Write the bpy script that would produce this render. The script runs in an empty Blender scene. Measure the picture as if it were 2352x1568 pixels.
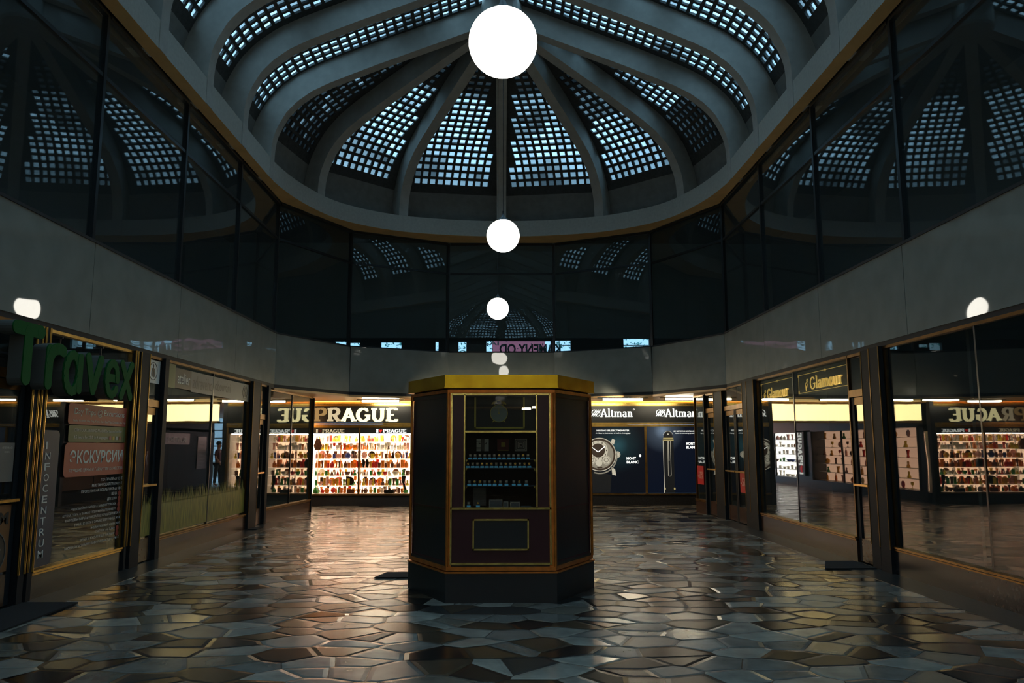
import bpy, bmesh, math, random
from mathutils import Vector, Matrix
random.seed(7)
S = bpy.context.scene
COL = S.collection
# ------------------------------------------------------------------ camera
PITCH, YAW, ROLL, FPX = .1345, .0139, .0012, 1775.0
cam_d = bpy.data.cameras.new('camera'); cam = bpy.data.objects.new('camera', cam_d); COL.objects.link(cam)
cam_d.sensor_width = 36; cam_d.lens = 36 * FPX / 2352; cam_d.clip_start = .05; cam_d.clip_end = 300
cam.matrix_world = (Matrix.Translation((0, 0, 1.6)) @ Matrix.Rotation(-YAW, 4, 'Z')
                    @ Matrix.Rotation(math.pi/2 + PITCH, 4, 'X') @ Matrix.Rotation(-ROLL, 4, 'Z'))
S.camera = cam
# ------------------------------------------------------------------ view + world
S.view_settings.view_transform = 'Standard'; S.view_settings.look = 'None'
S.view_settings.gamma = 1; S.view_settings.use_curve_mapping = False
S.view_settings.exposure = 0.0
S.cycles.max_bounces = 8; S.cycles.diffuse_bounces = 3; S.cycles.glossy_bounces = 4
S.cycles.transmission_bounces = 4; S.cycles.transparent_max_bounces = 14
S.cycles.sample_clamp_indirect = 3.0; S.cycles.use_denoising = True
SKY = .85; GLOBE = 7.0; TUBE = 45.0
world = bpy.data.worlds.new('sky'); S.world = world; world.use_nodes = True
nt = world.node_tree; bg = nt.nodes['Background']
tc = nt.nodes.new('ShaderNodeTexCoord'); nz = nt.nodes.new('ShaderNodeTexNoise'); nz.inputs['Scale'].default_value = 2.2
nz.inputs['Detail'].default_value = 4
rp = nt.nodes.new('ShaderNodeValToRGB'); nt.links.new(tc.outputs['Generated'], nz.inputs['Vector'])
nt.links.new(nz.outputs['Fac'], rp.inputs['Fac']); nt.links.new(rp.outputs['Color'], bg.inputs['Color'])
rp.color_ramp.elements[0].position = .35; rp.color_ramp.elements[0].color = (.20, .44, .64, 1)
rp.color_ramp.elements[1].position = .62; rp.color_ramp.elements[1].color = (.52, .80, 1.0, 1)
# overcast sky: brighter overhead and towards the south (behind the camera) than over the roofs ahead
sx_ = nt.nodes.new('ShaderNodeSeparateXYZ'); nt.links.new(tc.outputs['Generated'], sx_.inputs[0])
m1 = nt.nodes.new('ShaderNodeMapRange'); m1.inputs['From Min'].default_value = .55; m1.inputs['From Max'].default_value = 1.0; m1.inputs['To Min'].default_value = SKY; m1.inputs['To Max'].default_value = SKY*9
nt.links.new(sx_.outputs['Z'], m1.inputs[0])
m2 = nt.nodes.new('ShaderNodeMapRange'); m2.inputs['From Min'].default_value = .35; m2.inputs['From Max'].default_value = -.6; m2.inputs['To Min'].default_value = 1; m2.inputs['To Max'].default_value = 2.4
nt.links.new(sx_.outputs['Y'], m2.inputs[0])
mm = nt.nodes.new('ShaderNodeMath'); mm.operation = 'MULTIPLY'; nt.links.new(m1.outputs[0], mm.inputs[0]); nt.links.new(m2.outputs[0], mm.inputs[1]); nt.links.new(mm.outputs[0], bg.inputs['Strength'])

# ------------------------------------------------------------------ materials
def nodes(name):
    m = bpy.data.materials.new(name); m.use_nodes = True
    return m, m.node_tree, m.node_tree.nodes['Principled BSDF']
def mat(name, col, rough=.6, metal=0., spec=.5, emit=None, es=0., noise=0., nscale=6., bump=0., bscale=40., coat=0., cwob=0.):
    m, t, b = nodes(name)
    b.inputs['Base Color'].default_value = (*col, 1); b.inputs['Roughness'].default_value = rough
    b.inputs['Metallic'].default_value = metal; b.inputs['Specular IOR Level'].default_value = spec
    if coat: b.inputs['Coat Weight'].default_value = coat; b.inputs['Coat Roughness'].default_value = .08
    if emit: b.inputs['Emission Color'].default_value = (*emit, 1); b.inputs['Emission Strength'].default_value = es
    if cwob:
        co = t.nodes.new('ShaderNodeTexCoord'); n3 = t.nodes.new('ShaderNodeTexNoise'); n3.inputs['Scale'].default_value = 1.3; n3.inputs['Detail'].default_value = 1
        b3 = t.nodes.new('ShaderNodeBump'); b3.inputs['Strength'].default_value = cwob; b3.inputs['Distance'].default_value = .05; b.inputs['Coat Roughness'].default_value = .025; b.inputs['Coat IOR'].default_value = 1.85
        t.links.new(co.outputs['Object'], n3.inputs['Vector']); t.links.new(n3.outputs['Fac'], b3.inputs['Height']); t.links.new(b3.outputs['Normal'], b.inputs['Coat Normal'])
    if noise or bump:
        co = t.nodes.new('ShaderNodeTexCoord')
    if noise:
        n = t.nodes.new('ShaderNodeTexNoise'); n.inputs['Scale'].default_value = nscale; n.inputs['Detail'].default_value = 6
        r = t.nodes.new('ShaderNodeValToRGB'); t.links.new(co.outputs['Object'], n.inputs['Vector'])
        r.color_ramp.elements[0].position = .3; r.color_ramp.elements[1].position = .7
        r.color_ramp.elements[0].color = (*[c*(1-noise) for c in col], 1); r.color_ramp.elements[1].color = (*[min(1, c*(1+noise*.5)) for c in col], 1)
        t.links.new(n.outputs['Fac'], r.inputs['Fac']); t.links.new(r.outputs['Color'], b.inputs['Base Color'])
    if bump:
        n2 = t.nodes.new('ShaderNodeTexNoise'); n2.inputs['Scale'].default_value = bscale; n2.inputs['Detail'].default_value = 3
        bp = t.nodes.new('ShaderNodeBump'); bp.inputs['Strength'].default_value = bump; bp.inputs['Distance'].default_value = .02
        t.links.new(co.outputs['Object'], n2.inputs['Vector']); t.links.new(n2.outputs['Fac'], bp.inputs['Height']); t.links.new(bp.outputs['Normal'], b.inputs['Normal'])
    return m
def glow(name, col, st): return mat(name, (.02, .02, .02), .5, emit=col, es=st)
def arch_glass(name, tint, ior=1.5, rough=0.0, wob=0., black_lift=0.):
    m, t, b = nodes(name); t.nodes.remove(b); out = t.nodes['Material Output']
    tr = t.nodes.new('ShaderNodeBsdfTransparent'); tr.inputs['Color'].default_value = (*tint, 1)
    gl = t.nodes.new('ShaderNodeBsdfGlossy'); gl.inputs['Roughness'].default_value = rough; gl.inputs['Color'].default_value = (1, 1, 1, 1)
    # the same reflectance from either side of a pane face (Schlick)
    ge = t.nodes.new('ShaderNodeNewGeometry'); dp = t.nodes.new('ShaderNodeVectorMath'); dp.operation = 'DOT_PRODUCT'; t.links.new(ge.outputs['Normal'], dp.inputs[0]); t.links.new(ge.outputs['Incoming'], dp.inputs[1])
    ab = t.nodes.new('ShaderNodeMath'); ab.operation = 'ABSOLUTE'; t.links.new(dp.outputs['Value'], ab.inputs[0])
    om = t.nodes.new('ShaderNodeMath'); om.operation = 'SUBTRACT'; om.inputs[0].default_value = 1; om.use_clamp = True; t.links.new(ab.outputs[0], om.inputs[1])
    pw = t.nodes.new('ShaderNodeMath'); pw.operation = 'POWER'; t.links.new(om.outputs[0], pw.inputs[0]); pw.inputs[1].default_value = 5
    f0 = ((ior-1)/(ior+1))**2
    fr = t.nodes.new('ShaderNodeMath'); fr.operation = 'MULTIPLY_ADD'; t.links.new(pw.outputs[0], fr.inputs[0]); fr.inputs[1].default_value = 1-f0; fr.inputs[2].default_value = f0
    mx = t.nodes.new('ShaderNodeMixShader')
    if wob:
        co = t.nodes.new('ShaderNodeTexCoord'); n2 = t.nodes.new('ShaderNodeTexNoise'); n2.inputs['Scale'].default_value = .9
        bp = t.nodes.new('ShaderNodeBump'); bp.inputs['Strength'].default_value = wob; bp.inputs['Distance'].default_value = .02
        t.links.new(co.outputs['Object'], n2.inputs['Vector']); t.links.new(n2.outputs['Fac'], bp.inputs['Height']); t.links.new(bp.outputs['Normal'], gl.inputs['Normal'])
    t.links.new(fr.outputs[0], mx.inputs[0]); t.links.new(tr.outputs[0], mx.inputs[1]); t.links.new(gl.outputs[0], mx.inputs[2])
    if black_lift:   # pale haze mixed into the glass colour to lift its blacks
        df = t.nodes.new('ShaderNodeBsdfDiffuse'); df.inputs['Color'].default_value = (.72, .86, .92, 1); m3 = t.nodes.new('ShaderNodeMixShader'); m3.inputs[0].default_value = black_lift
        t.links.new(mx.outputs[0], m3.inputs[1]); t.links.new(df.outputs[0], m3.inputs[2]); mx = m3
    t.links.new(mx.outputs[0], out.inputs['Surface']); return m

M = {}
M['band'] = mat('parapet_stone', (.27, .28, .245), .55, spec=.3, noise=.12, nscale=3, coat=1., cwob=.16)
M['ring'] = mat('ring_plaster', (.52, .53, .48), .85, noise=.1, nscale=20, bump=.25, bscale=180)
M['soffit'] = mat('warm_lit_soffit', (.78, .50, .20), .7, noise=.12, nscale=3)  # ochre colour stands in for warm lamplight from below
M['rib'] = mat('rib_plaster', (.50, .50, .46), .75, noise=.12, nscale=6)
M['lattice'] = mat('lattice_concrete', (.07, .075, .075), .8, noise=.3, nscale=14)
M['black'] = mat('black_lacquer', (.022, .027, .030), .28)
M['blackmatt'] = mat('black_matt', (.022, .026, .030), .7)
M['interior'] = mat('unlit_room', (.045, .052, .055), .9); M['upper'] = mat('upper_room', (.10, .12, .13), .9); M['upfar'] = mat('upper_far_room', (.20, .24, .25), .9)
M['pil'] = mat('black_paint', (.020, .024, .027), .6, spec=.15); M['upstand'] = mat('upstand_plaster', (.26, .27, .26), .85, noise=.15, nscale=6); M['railtop'] = mat('dark_bronze', (.16, .09, .03), .4, metal=1, noise=.3)
M['plinth'] = mat('brown_granite', (.075, .036, .022), .25, noise=.25, nscale=25)
M['plinthdark'] = mat('black_granite', (.03, .028, .028), .22, noise=.3, nscale=25)
M['brass'] = mat('brass', (.72, .46, .12), .28, metal=1, noise=.25, nscale=9)
M['brassdull'] = mat('tarnished_brass', (.30, .18, .06), .38, metal=1, noise=.3, nscale=7)
M['gold'] = mat('polished_brass', (.95, .75, .26), .22, metal=1, noise=.35, nscale=30)
M['copper'] = mat('copper_wood', (.85, .27, .04), .32, metal=.6, noise=.25, nscale=12, coat=.4)
M['maroon'] = mat('maroon_panel', (.055, .010, .018), .3)
M['glass'] = arch_glass('shop_glass', (.86, .9, .86), 1.75, wob=.05, black_lift=.01)
M['upglass'] = arch_glass('tinted_glass', (.86, .92, .92), 1.45, wob=.04, black_lift=.014)
M['cabglass'] = arch_glass('clear_glass', (.95, .96, .95), 1.45)
M['ceil'] = mat('passage_ceiling', (.90, .52, .22), .4)  # orange put into the paint for the shop's warm light
M['cream'] = mat('cream_paint', (.65, .58, .42), .6)
M['white'] = mat('white_paint', (.8, .78, .74), .5)
M['globe'] = glow('opal_globe', (1.0, .95, .84), GLOBE)
M['tube'] = glow('fluorescent_tube', (1.0, .90, .66), TUBE)
M['steel'] = mat('steel', (.55, .56, .56), .3, metal=1)
M['shelf'] = arch_glass('shelf_glass', (.93, .96, .94), 1.4)

# floor: irregular polygon marble slabs
m, t, b = nodes('marble_slabs'); M['floor'] = m
co = t.nodes.new('ShaderNodeTexCoord'); mp = t.nodes.new('ShaderNodeMapping'); mp.inputs['Scale'].default_value = (2.6, 3.4, 1)
t.links.new(co.outputs['Object'], mp.inputs['Vector'])
v = t.nodes.new('ShaderNodeTexVoronoi'); v.voronoi_dimensions = '2D'; v.inputs['Scale'].default_value = 1
ve = t.nodes.new('ShaderNodeTexVoronoi'); ve.voronoi_dimensions = '2D'; ve.feature = 'DISTANCE_TO_EDGE'; ve.inputs['Scale'].default_value = 1
for q in (v, ve): t.links.new(mp.outputs[0], q.inputs['Vector'])
sep = t.nodes.new('ShaderNodeSeparateColor'); t.links.new(v.outputs['Color'], sep.inputs[0])
rp = t.nodes.new('ShaderNodeValToRGB'); rp.color_ramp.interpolation = 'CONSTANT'
els = [(0, (.17, .16, .14)), (.2, (.035, .034, .032)), (.36, (.27, .25, .21)), (.52, (.012, .012, .012)), (.66, (.16, .14, .11)), (.80, (.07, .048, .03)), (.9, (.32, .30, .25))]
rp.color_ramp.elements[0].color = (*els[0][1], 1); rp.color_ramp.elements[1].position = els[1][0]; rp.color_ramp.elements[1].color = (*els[1][1], 1)
for p_, c_ in els[2:]:
    e = rp.color_ramp.elements.new(p_); e.color = (*c_, 1)
t.links.new(sep.outputs[0], rp.inputs[0])
nz = t.nodes.new('ShaderNodeTexNoise'); nz.inputs['Scale'].default_value = 5; nz.inputs['Detail'].default_value = 8; t.links.new(co.outputs['Object'], nz.inputs['Vector'])
mr = t.nodes.new('ShaderNodeMapRange'); mr.inputs['From Min'].default_value = .3; mr.inputs['From Max'].default_value = .7; mr.inputs['To Min'].default_value = .65; mr.inputs['To Max'].default_value = 1.15
t.links.new(nz.outputs['Fac'], mr.inputs[0])
ed = t.nodes.new('ShaderNodeMapRange'); ed.inputs['From Min'].default_value = .004; ed.inputs['From Max'].default_value = .02; ed.inputs['To Min'].default_value = .25; ed.inputs['To Max'].default_value = 1
t.links.new(ve.outputs['Distance'], ed.inputs[0])
mu = t.nodes.new('ShaderNodeMath'); mu.operation = 'MULTIPLY'; t.links.new(mr.outputs[0], mu.inputs[0]); t.links.new(ed.outputs[0], mu.inputs[1])
vm = t.nodes.new('ShaderNodeVectorMath'); vm.operation = 'SCALE'; t.links.new(rp.outputs['Color'], vm.inputs[0]); t.links.new(mu.outputs[0], vm.inputs['Scale'])
t.links.new(vm.outputs[0], b.inputs['Base Color'])
# each slab lies at a slightly different tilt
sb = t.nodes.new('ShaderNodeVectorMath'); sb.operation = 'SUBTRACT'; t.links.new(v.outputs['Color'], sb.inputs[0]); sb.inputs[1].default_value = (.5, .5, .5)
ml = t.nodes.new('ShaderNodeVectorMath'); ml.operation = 'MULTIPLY'; t.links.new(sb.outputs[0], ml.inputs[0]); ml.inputs[1].default_value = (.022, .055, 0)
bp = t.nodes.new('ShaderNodeBump'); bp.inputs['Strength'].default_value = .25; bp.inputs['Distance'].default_value = .02
eb = t.nodes.new('ShaderNodeMapRange'); eb.inputs['From Max'].default_value = .10; t.links.new(ve.outputs['Distance'], eb.inputs[0]); t.links.new(eb.outputs[0], bp.inputs['Height'])
ad = t.nodes.new('ShaderNodeVectorMath'); ad.operation = 'ADD'; t.links.new(bp.outputs[0], ad.inputs[0]); t.links.new(ml.outputs[0], ad.inputs[1])
no = t.nodes.new('ShaderNodeVectorMath'); no.operation = 'NORMALIZE'; t.links.new(ad.outputs[0], no.inputs[0]); t.links.new(no.outputs[0], b.inputs['Normal'])
rr = t.nodes.new('ShaderNodeMapRange'); rr.inputs['To Min'].default_value = .14; rr.inputs['To Max'].default_value = .30; t.links.new(sep.outputs[2], rr.inputs[0]); t.links.new(rr.outputs[0], b.inputs['Roughness'])
b.inputs['Specular IOR Level'].default_value = .6

# skylight glass blocks: grime and painted shade per block share a face attribute
m, t, b = nodes('glass_block'); M['block'] = m; t.nodes.remove(b); out = t.nodes['Material Output']
at = t.nodes.new('ShaderNodeAttribute'); at.attribute_name = 'grime_shade'
vm = t.nodes.new('ShaderNodeVectorMath'); vm.operation = 'SCALE'; vm.inputs[0].default_value = (.80, .92, .98); t.links.new(at.outputs['Fac'], vm.inputs['Scale'])
tr = t.nodes.new('ShaderNodeBsdfTransparent'); t.links.new(vm.outputs[0], tr.inputs['Color'])
gl = t.nodes.new('ShaderNodeBsdfGlossy'); gl.inputs['Roughness'].default_value = .08
tl = t.nodes.new('ShaderNodeBsdfTranslucent'); t.links.new(vm.outputs[0], tl.inputs['Color']); m0 = t.nodes.new('ShaderNodeMixShader'); m0.inputs[0].default_value = .5; t.links.new(tr.outputs[0], m0.inputs[1]); t.links.new(tl.outputs[0], m0.inputs[2])
mx = t.nodes.new('ShaderNodeMixShader'); mx.inputs[0].default_value = .06
t.links.new(m0.outputs[0], mx.inputs[1]); t.links.new(gl.outputs[0], mx.inputs[2]); t.links.new(mx.outputs[0], out.inputs['Surface'])

# ------------------------------------------------------------------ helpers
class Fr:
    """wall frame: s along the wall, n out of it into the room, z up"""
    def __init__(f, o, d, n): f.o = Vector((*o, 0)); f.d = Vector((*d, 0)); f.n = Vector((*n, 0))
    def __call__(f, s, n, z): return f.o + f.d*s + f.n*n + Vector((0, 0, z))
ID = Fr((0, 0), (1, 0), (0, 1))
def seg_frame(a, b_, side):
    a = Vector(a); b_ = Vector(b_); d = (b_-a).normalized(); n = Vector((d.y, -d.x))*side
    return Fr(a, d, n), (b_-a).length
class MB:
    def __init__(s, fr=ID): s.v = []; s.f = []; s.m = []; s.fr = fr; s.mi = 0; s.attr = []
    def poly(s, pts): i = len(s.v); s.v += [tuple(p) for p in pts]; s.f.append(tuple(range(i, i+len(pts)))); s.m.append(s.mi)
    def quadf(s, pts): s.poly([s.fr(*p) for p in pts])
    def box(s, s0, s1, n0, n1, z0, z1):
        i = len(s.v); s.v += [tuple(s.fr(a, b_, c)) for a in (s0, s1) for b_ in (n0, n1) for c in (z0, z1)]
        for f in ((0, 1, 3, 2), (4, 6, 7, 5), (0, 4, 5, 1), (2, 3, 7, 6), (0, 2, 6, 4), (1, 5, 7, 3)): s.f.append(tuple(i+k for k in f)); s.m.append(s.mi)
        return s
    def prism(s, pts2, z0, z1):          # pts2 in (s,n), extruded upward
        i = len(s.v); n = len(pts2)
        s.v += [tuple(s.fr(a, b_, z0)) for a, b_ in pts2] + [tuple(s.fr(a, b_, z1)) for a, b_ in pts2]
        s.f += [tuple(i+k for k in range(n)), tuple(i+n+k for k in range(n))[::-1]]; s.m += [s.mi]*2
        for k in range(n): s.f.append((i+k, i+(k+1) % n, i+n+(k+1) % n, i+n+k)); s.m.append(s.mi)
        return s
    def plate(s, pts2, n0, n1):          # pts2 in (s,z), thickness n0..n1
        i = len(s.v); n = len(pts2)
        s.v += [tuple(s.fr(a, n0, b_)) for a, b_ in pts2] + [tuple(s.fr(a, n1, b_)) for a, b_ in pts2]
        s.f += [tuple(i+k for k in range(n)), tuple(i+n+k for k in range(n))[::-1]]; s.m += [s.mi]*2
        for k in range(n): s.f.append((i+k, i+(k+1) % n, i+n+(k+1) % n, i+n+k)); s.m.append(s.mi)
        return s
    def disc(s, c, z, r, n0, n1, k=28, rz=None):
        return s.plate([(c+r*math.cos(a*math.tau/k), z+(rz or r)*math.sin(a*math.tau/k)) for a in range(k)], n0, n1)
    def annulus(s, c, z, r0, r1, n0, n1, k=36, a0=0, a1=math.tau):
        for j in range(k):
            a, b_ = a0+(a1-a0)*j/k, a0+(a1-a0)*(j+1)/k
            s.plate([(c+r0*math.cos(a), z+r0*math.sin(a)), (c+r1*math.cos(a), z+r1*math.sin(a)), (c+r1*math.cos(b_), z+r1*math.sin(b_)), (c+r0*math.cos(b_), z+r0*math.sin(b_))], n0, n1)
        return s
    def lathe(s, c, prof, k=16):         # c in frame coords (s,n,z); prof [(r,z)]
        i = len(s.v); n = len(prof)
        for r, z in prof:
            for a in range(k): s.v.append(tuple(s.fr(c[0]+r*math.cos(a*math.tau/k), c[1]+r*math.sin(a*math.tau/k), c[2]+z)))
        for j in range(n-1):
            for a in range(k): s.f.append((i+j*k+a, i+j*k+(a+1) % k, i+(j+1)*k+(a+1) % k, i+(j+1)*k+a)); s.m.append(s.mi)
        for j, rev in ((0, 1), (n-1, 0)):
            if prof[j][0] > 1e-4: s.f.append(tuple(i+j*k+a for a in range(k))[::-1 if rev else 1]); s.m.append(s.mi)
        return s
    def build(s, name, mats, parent=None, smooth=False, recalc=True):
        me = bpy.data.meshes.new(name); me.from_pydata(s.v, [], s.f)
        if not isinstance(mats, (list, tuple)): mats = [mats]
        for m_ in mats: me.materials.append(M[m_] if isinstance(m_, str) else m_)
        me.polygons.foreach_set('material_index', s.m)
        if smooth: me.polygons.foreach_set('use_smooth', [True]*len(s.f))
        if s.attr:
            a = me.attributes.new('grime_shade', 'FLOAT', 'FACE'); a.data.foreach_set('value', s.attr)
        if recalc:
            bm = bmesh.new(); bm.from_mesh(me); bmesh.ops.recalc_face_normals(bm, faces=bm.faces); bm.to_mesh(me); bm.free()
        if smooth: 
            try: me.set_sharp_from_angle(angle=.7)
            except Exception: pass
        o = bpy.data.objects.new(name, me); COL.objects.link(o)
        if parent:
            bpy.context.view_layer.update() if False else None
            o.parent = parent; o.matrix_parent_inverse = Matrix.Translation(-parent.location)
        return o
def tag(o, label=None, cat=None, group=None, kind=None):
    if label: o['label'] = label
    if cat: o['category'] = cat
    if group: o['group'] = group
    if kind: o['kind'] = kind
    return o
def thing(name, label, cat, loc=(0, 0, 0), group=None):
    o = bpy.data.objects.new(name, None); o.empty_display_size = .1; o.location = loc; COL.objects.link(o)
    return tag(o, label, cat, group)
def struct(name, loc=(0, 0, 0), label=None):
    o = bpy.data.objects.new(name, None); o.empty_display_size = .1; o.location = loc; COL.objects.link(o); o['kind'] = 'structure'
    if label: o['label'] = label
    return o
def st(o, label=None):
    o['kind'] = 'structure'
    if label: o['label'] = label
    return o
def put(o, parent): o.parent = parent; o.matrix_parent_inverse = Matrix.Translation(-parent.location); return o

def text_into(mb, txt, s0, s1, z0, z1, n, ex=.006, rev=False, bold=0., fit=True, spacing=1.):
    cu = bpy.data.curves.new('t', 'FONT'); cu.body = txt; cu.extrude = 0; cu.offset = bold; cu.resolution_u = 3; cu.space_character = spacing
    ob = bpy.data.objects.new('t', cu); COL.objects.link(ob)
    dg = bpy.context.evaluated_depsgraph_get()
    me = bpy.data.meshes.new_from_object(ob.evaluated_get(dg)); bpy.data.objects.remove(ob); bpy.data.curves.remove(cu)
    vs = [v_.co.copy() for v_ in me.vertices]
    if not vs: return mb
    x0 = min(v_.x for v_ in vs); x1 = max(v_.x for v_ in vs); y0 = min(v_.y for v_ in vs); y1 = max(v_.y for v_ in vs)
    i = len(mb.v)
    for v_ in vs:
        a = (v_.x-x0)/(x1-x0); c = (v_.y-y0)/(y1-y0)
        if rev: a = 1-a
        mb.v.append(tuple(mb.fr(s0+(s1-s0)*a, n, z0+(z1-z0)*c)))
    for p in me.polygons: mb.f.append(tuple(i+k for k in p.vertices)); mb.m.append(mb.mi)
    bpy.data.meshes.remove(me); return mb

# serif letters drawn from strokes (cap height 1)
def arc(cx, cy, rx, ry, a0, a1, k=9): return [(cx+rx*math.cos(math.radians(a0+(a1-a0)*i/k)), cy+ry*math.sin(math.radians(a0+(a1-a0)*i/k))) for i in range(k+1)]
GL = {
 'P': (.78, [[(.2, 0), (.2, 1)], [(.2, 1)]+arc(.44, .75, .24, .25, 90, -90)+[(.2, .5)]], [(.2, 0, .2), (.2, 1, .16)]),
 'R': (.86, [[(.2, 0), (.2, 1)], [(.2, 1)]+arc(.44, .75, .24, .25, 90, -90)+[(.2, .5)], [(.42, .5), (.68, .02)]], [(.2, 0, .19), (.2, 1, .16), (.72, 0, .13)]),
 'A': (.86, [[(.12, 0), (.42, 1)], [(.42, 1), (.72, 0)], [(.24, .33), (.60, .33)]], [(.12, 0, .15), (.74, 0, .16)]),
 'G': (.88, [arc(.43, .5, .33, .48, 48, 325, 16), [(.72, .45), (.72, .1)]], [(.68, .45, .16), (.66, .83, .06)]),
 'U': (.84, [[(.18, 1), (.18, .35)]+arc(.42, .32, .24, .3, 180, 360)+[(.66, 1)]], [(.18, 1, .17), (.66, 1, .15)]),
 'E': (.76, [[(.2, 0), (.2, 1)], [(.2, 1), (.64, 1), (.64, .86)], [(.2, .5), (.5, .5)], [(.2, 0), (.66, 0), (.66, .16)]], [(.2, 0, .16), (.2, 1, .16)]),
 'I': (.44, [[(.22, 0), (.22, 1)]], [(.22, 0, .19), (.22, 1, .19)]),
 'l': (.32, [[(.16, 0), (.16, 1.04)]], [(.16, 0, .14), (.11, 1.04, .06)]),
 't': (.40, [[(.17, .9), (.17, .1), (.27, .02), (.36, .06)], [(.04, .64), (.34, .64)]], []),
 'm': (.98, [[(.16, 0), (.16, .66)], [(.16, .48)]+arc(.33, .46, .15, .19, 150, 0)+[(.48, 0)], [(.48, .46)]+arc(.65, .46, .15, .19, 150, 0)+[(.80, 0)]], [(.16, 0, .13), (.48, 0, .12), (.80, 0, .13), (.11, .66, .06)]),
 'n': (.66, [[(.16, 0), (.16, .66)], [(.16, .48)]+arc(.33, .46, .16, .19, 150, 0)+[(.49, 0)]], [(.16, 0, .13), (.49, 0, .13), (.11, .66, .06)]),
 'a': (.58, [[(.12, .55)]+arc(.27, .48, .15, .17, 140, 0)+[(.42, .05), (.52, .03)], arc(.27, .19, .16, .18, 70, 360, 12)], []),
 'o': (.62, [arc(.31, .32, .22, .33, 0, 360, 16)], []),
 'u': (.66, [[(.16, .65), (.16, .18)]+arc(.31, .18, .16, .17, 180, 330)+[(.48, .3)], [(.49, .65), (.49, 0)]], [(.11, .65, .06), (.44, .65, .06), (.53, 0, .06)]),
 'r': (.48, [[(.16, 0), (.16, .66)], [(.16, .45)]+arc(.34, .42, .18, .22, 160, 60, 5)], [(.16, 0, .14), (.11, .66, .06)]),
 ' ': (.35, [], []),
}
def serif_into(mb, word, s0, s1, z0, h, n0, n1, tw=.2, th=.1, rev=False, only=None, gap=.0):
    tot = sum(GL[c][0]+gap for c in word); k = (s1-s0)/tot; x = 0
    def P(px, py): 
        u = px*k; return ((s1-u) if rev else (s0+u), z0+py*h)
    asp = h/k; cn = [0]
    def nn1():
        cn[0] += 1; return n1+.00012*cn[0]
    for ci, ch in enumerate(word):
        w, st_, se = GL[ch]
        if only is None or ci in only:
            def seg(a, c, t_):
                dx, dy = (c[0]-a[0]), (c[1]-a[1])*asp; L = math.hypot(dx, dy) or 1
                nx, ny = -dy/L*t_/2, dx/L*t_/2/asp
                mb.plate([P(a[0]+nx, a[1]+ny), P(c[0]+nx, c[1]+ny), P(c[0]-nx, c[1]-ny), P(a[0]-nx, a[1]-ny)], n0, nn1())
            for pl in st_:
                pl = [(x+p[0], .04+p[1]*.92 if False else p[1]) for p in pl]
                th_l = []
                for a, c in zip(pl, pl[1:]):
                    dx, dy = c[0]-a[0], c[1]-a[1]; sn = abs(dy)/(math.hypot(dx, dy) or 1); t_ = th+(tw-th)*sn; th_l.append(t_); seg(a, c, t_)
                for j in range(1, len(pl)-1):
                    r = min(th_l[j-1], th_l[j])/2
                    mb.plate([P(pl[j][0]+r*math.cos(q*math.tau/8), pl[j][1]+r*math.sin(q*math.tau/8)/asp) for q in range(8)], n0, nn1())
            for sx, sy, sl in se:
                y = min(max(sy, th*.5/asp), 1.04-th*.5/asp) if sy in (0, 1) else sy
                seg((x+sx-sl, y), (x+sx+sl, y), th*1.05)
        x += w+gap
    return mb
def heart_pts(c, z, r): 
    p = []
    for i in range(24):
        a = i*math.tau/24; p.append((c+r*.062*16*math.sin(a)**3, z+r*.062*(13*math.cos(a)-5*math.cos(2*a)-2*math.cos(3*a)-math.cos(4*a))))
    return p
# ================================================================== SETTING
W = 4.96; YM = 5.95; YB = 21.4; ZB, ZT, ZR = 2.944, 4.063, 7.068; ZC = 2.82
BAY = 2.56; Y0 = 16.95
half = [(W, Y0-BAY*k) for k in range(9, -1, -1)] + [(3.78, 19.25), (1.415, 20.45)]     # right side, near to far
far = [(x, y) for x, y in half if y > -3.6]
poly = far + [(-x, y) for x, y in reversed(far)]
near = [(x, 2*YM-y) for x, y in [(W, Y0), (3.78, 19.25), (1.415, 20.45)]]
near = [(near[0][0], near[0][1])] + near[1:]
poly = poly + [(-x, y) for x, y in near] + [(x, y) for x, y in reversed(near)]          # closed loop around the hall
LF = Fr((-W, 0), (0, 1), (1, 0)); RF = Fr((W, 0), (0, 1), (-1, 0)); BF = Fr((0, YB), (1, 0), (0, -1))

# floor
fl = MB(); fl.box(-15, 15, -11, 34.2, -.12, 0); st(fl.build('floor', 'floor'))
pv = MB(); pv.box(-25, 25, 34.2, 60, -.16, -.04); st(pv.build('floor', mat('street_paving', (.30, .33, .36), .6, noise=.2, nscale=3)))
bd = MB()
for a, b_ in zip(poly, poly[1:]+poly[:1]):
    if abs(abs(a[0])-W) < .01 and abs(abs(b_[0])-W) < .01 and a[0]*b_[0] > 0:
        sg = 1 if a[0] > 0 else -1
        bd.box(min(sg*W, sg*(W-.42)), max(sg*W, sg*(W-.42)), min(a[1], b_[1]), max(a[1], b_[1]), 0, .003)
M['border'] = mat('border_slab', (.035, .035, .033), .35, noise=.3, nscale=2)
st(bd.build('trim_1', 'border'), 'plain dark stone border along the shop fronts')

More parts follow.
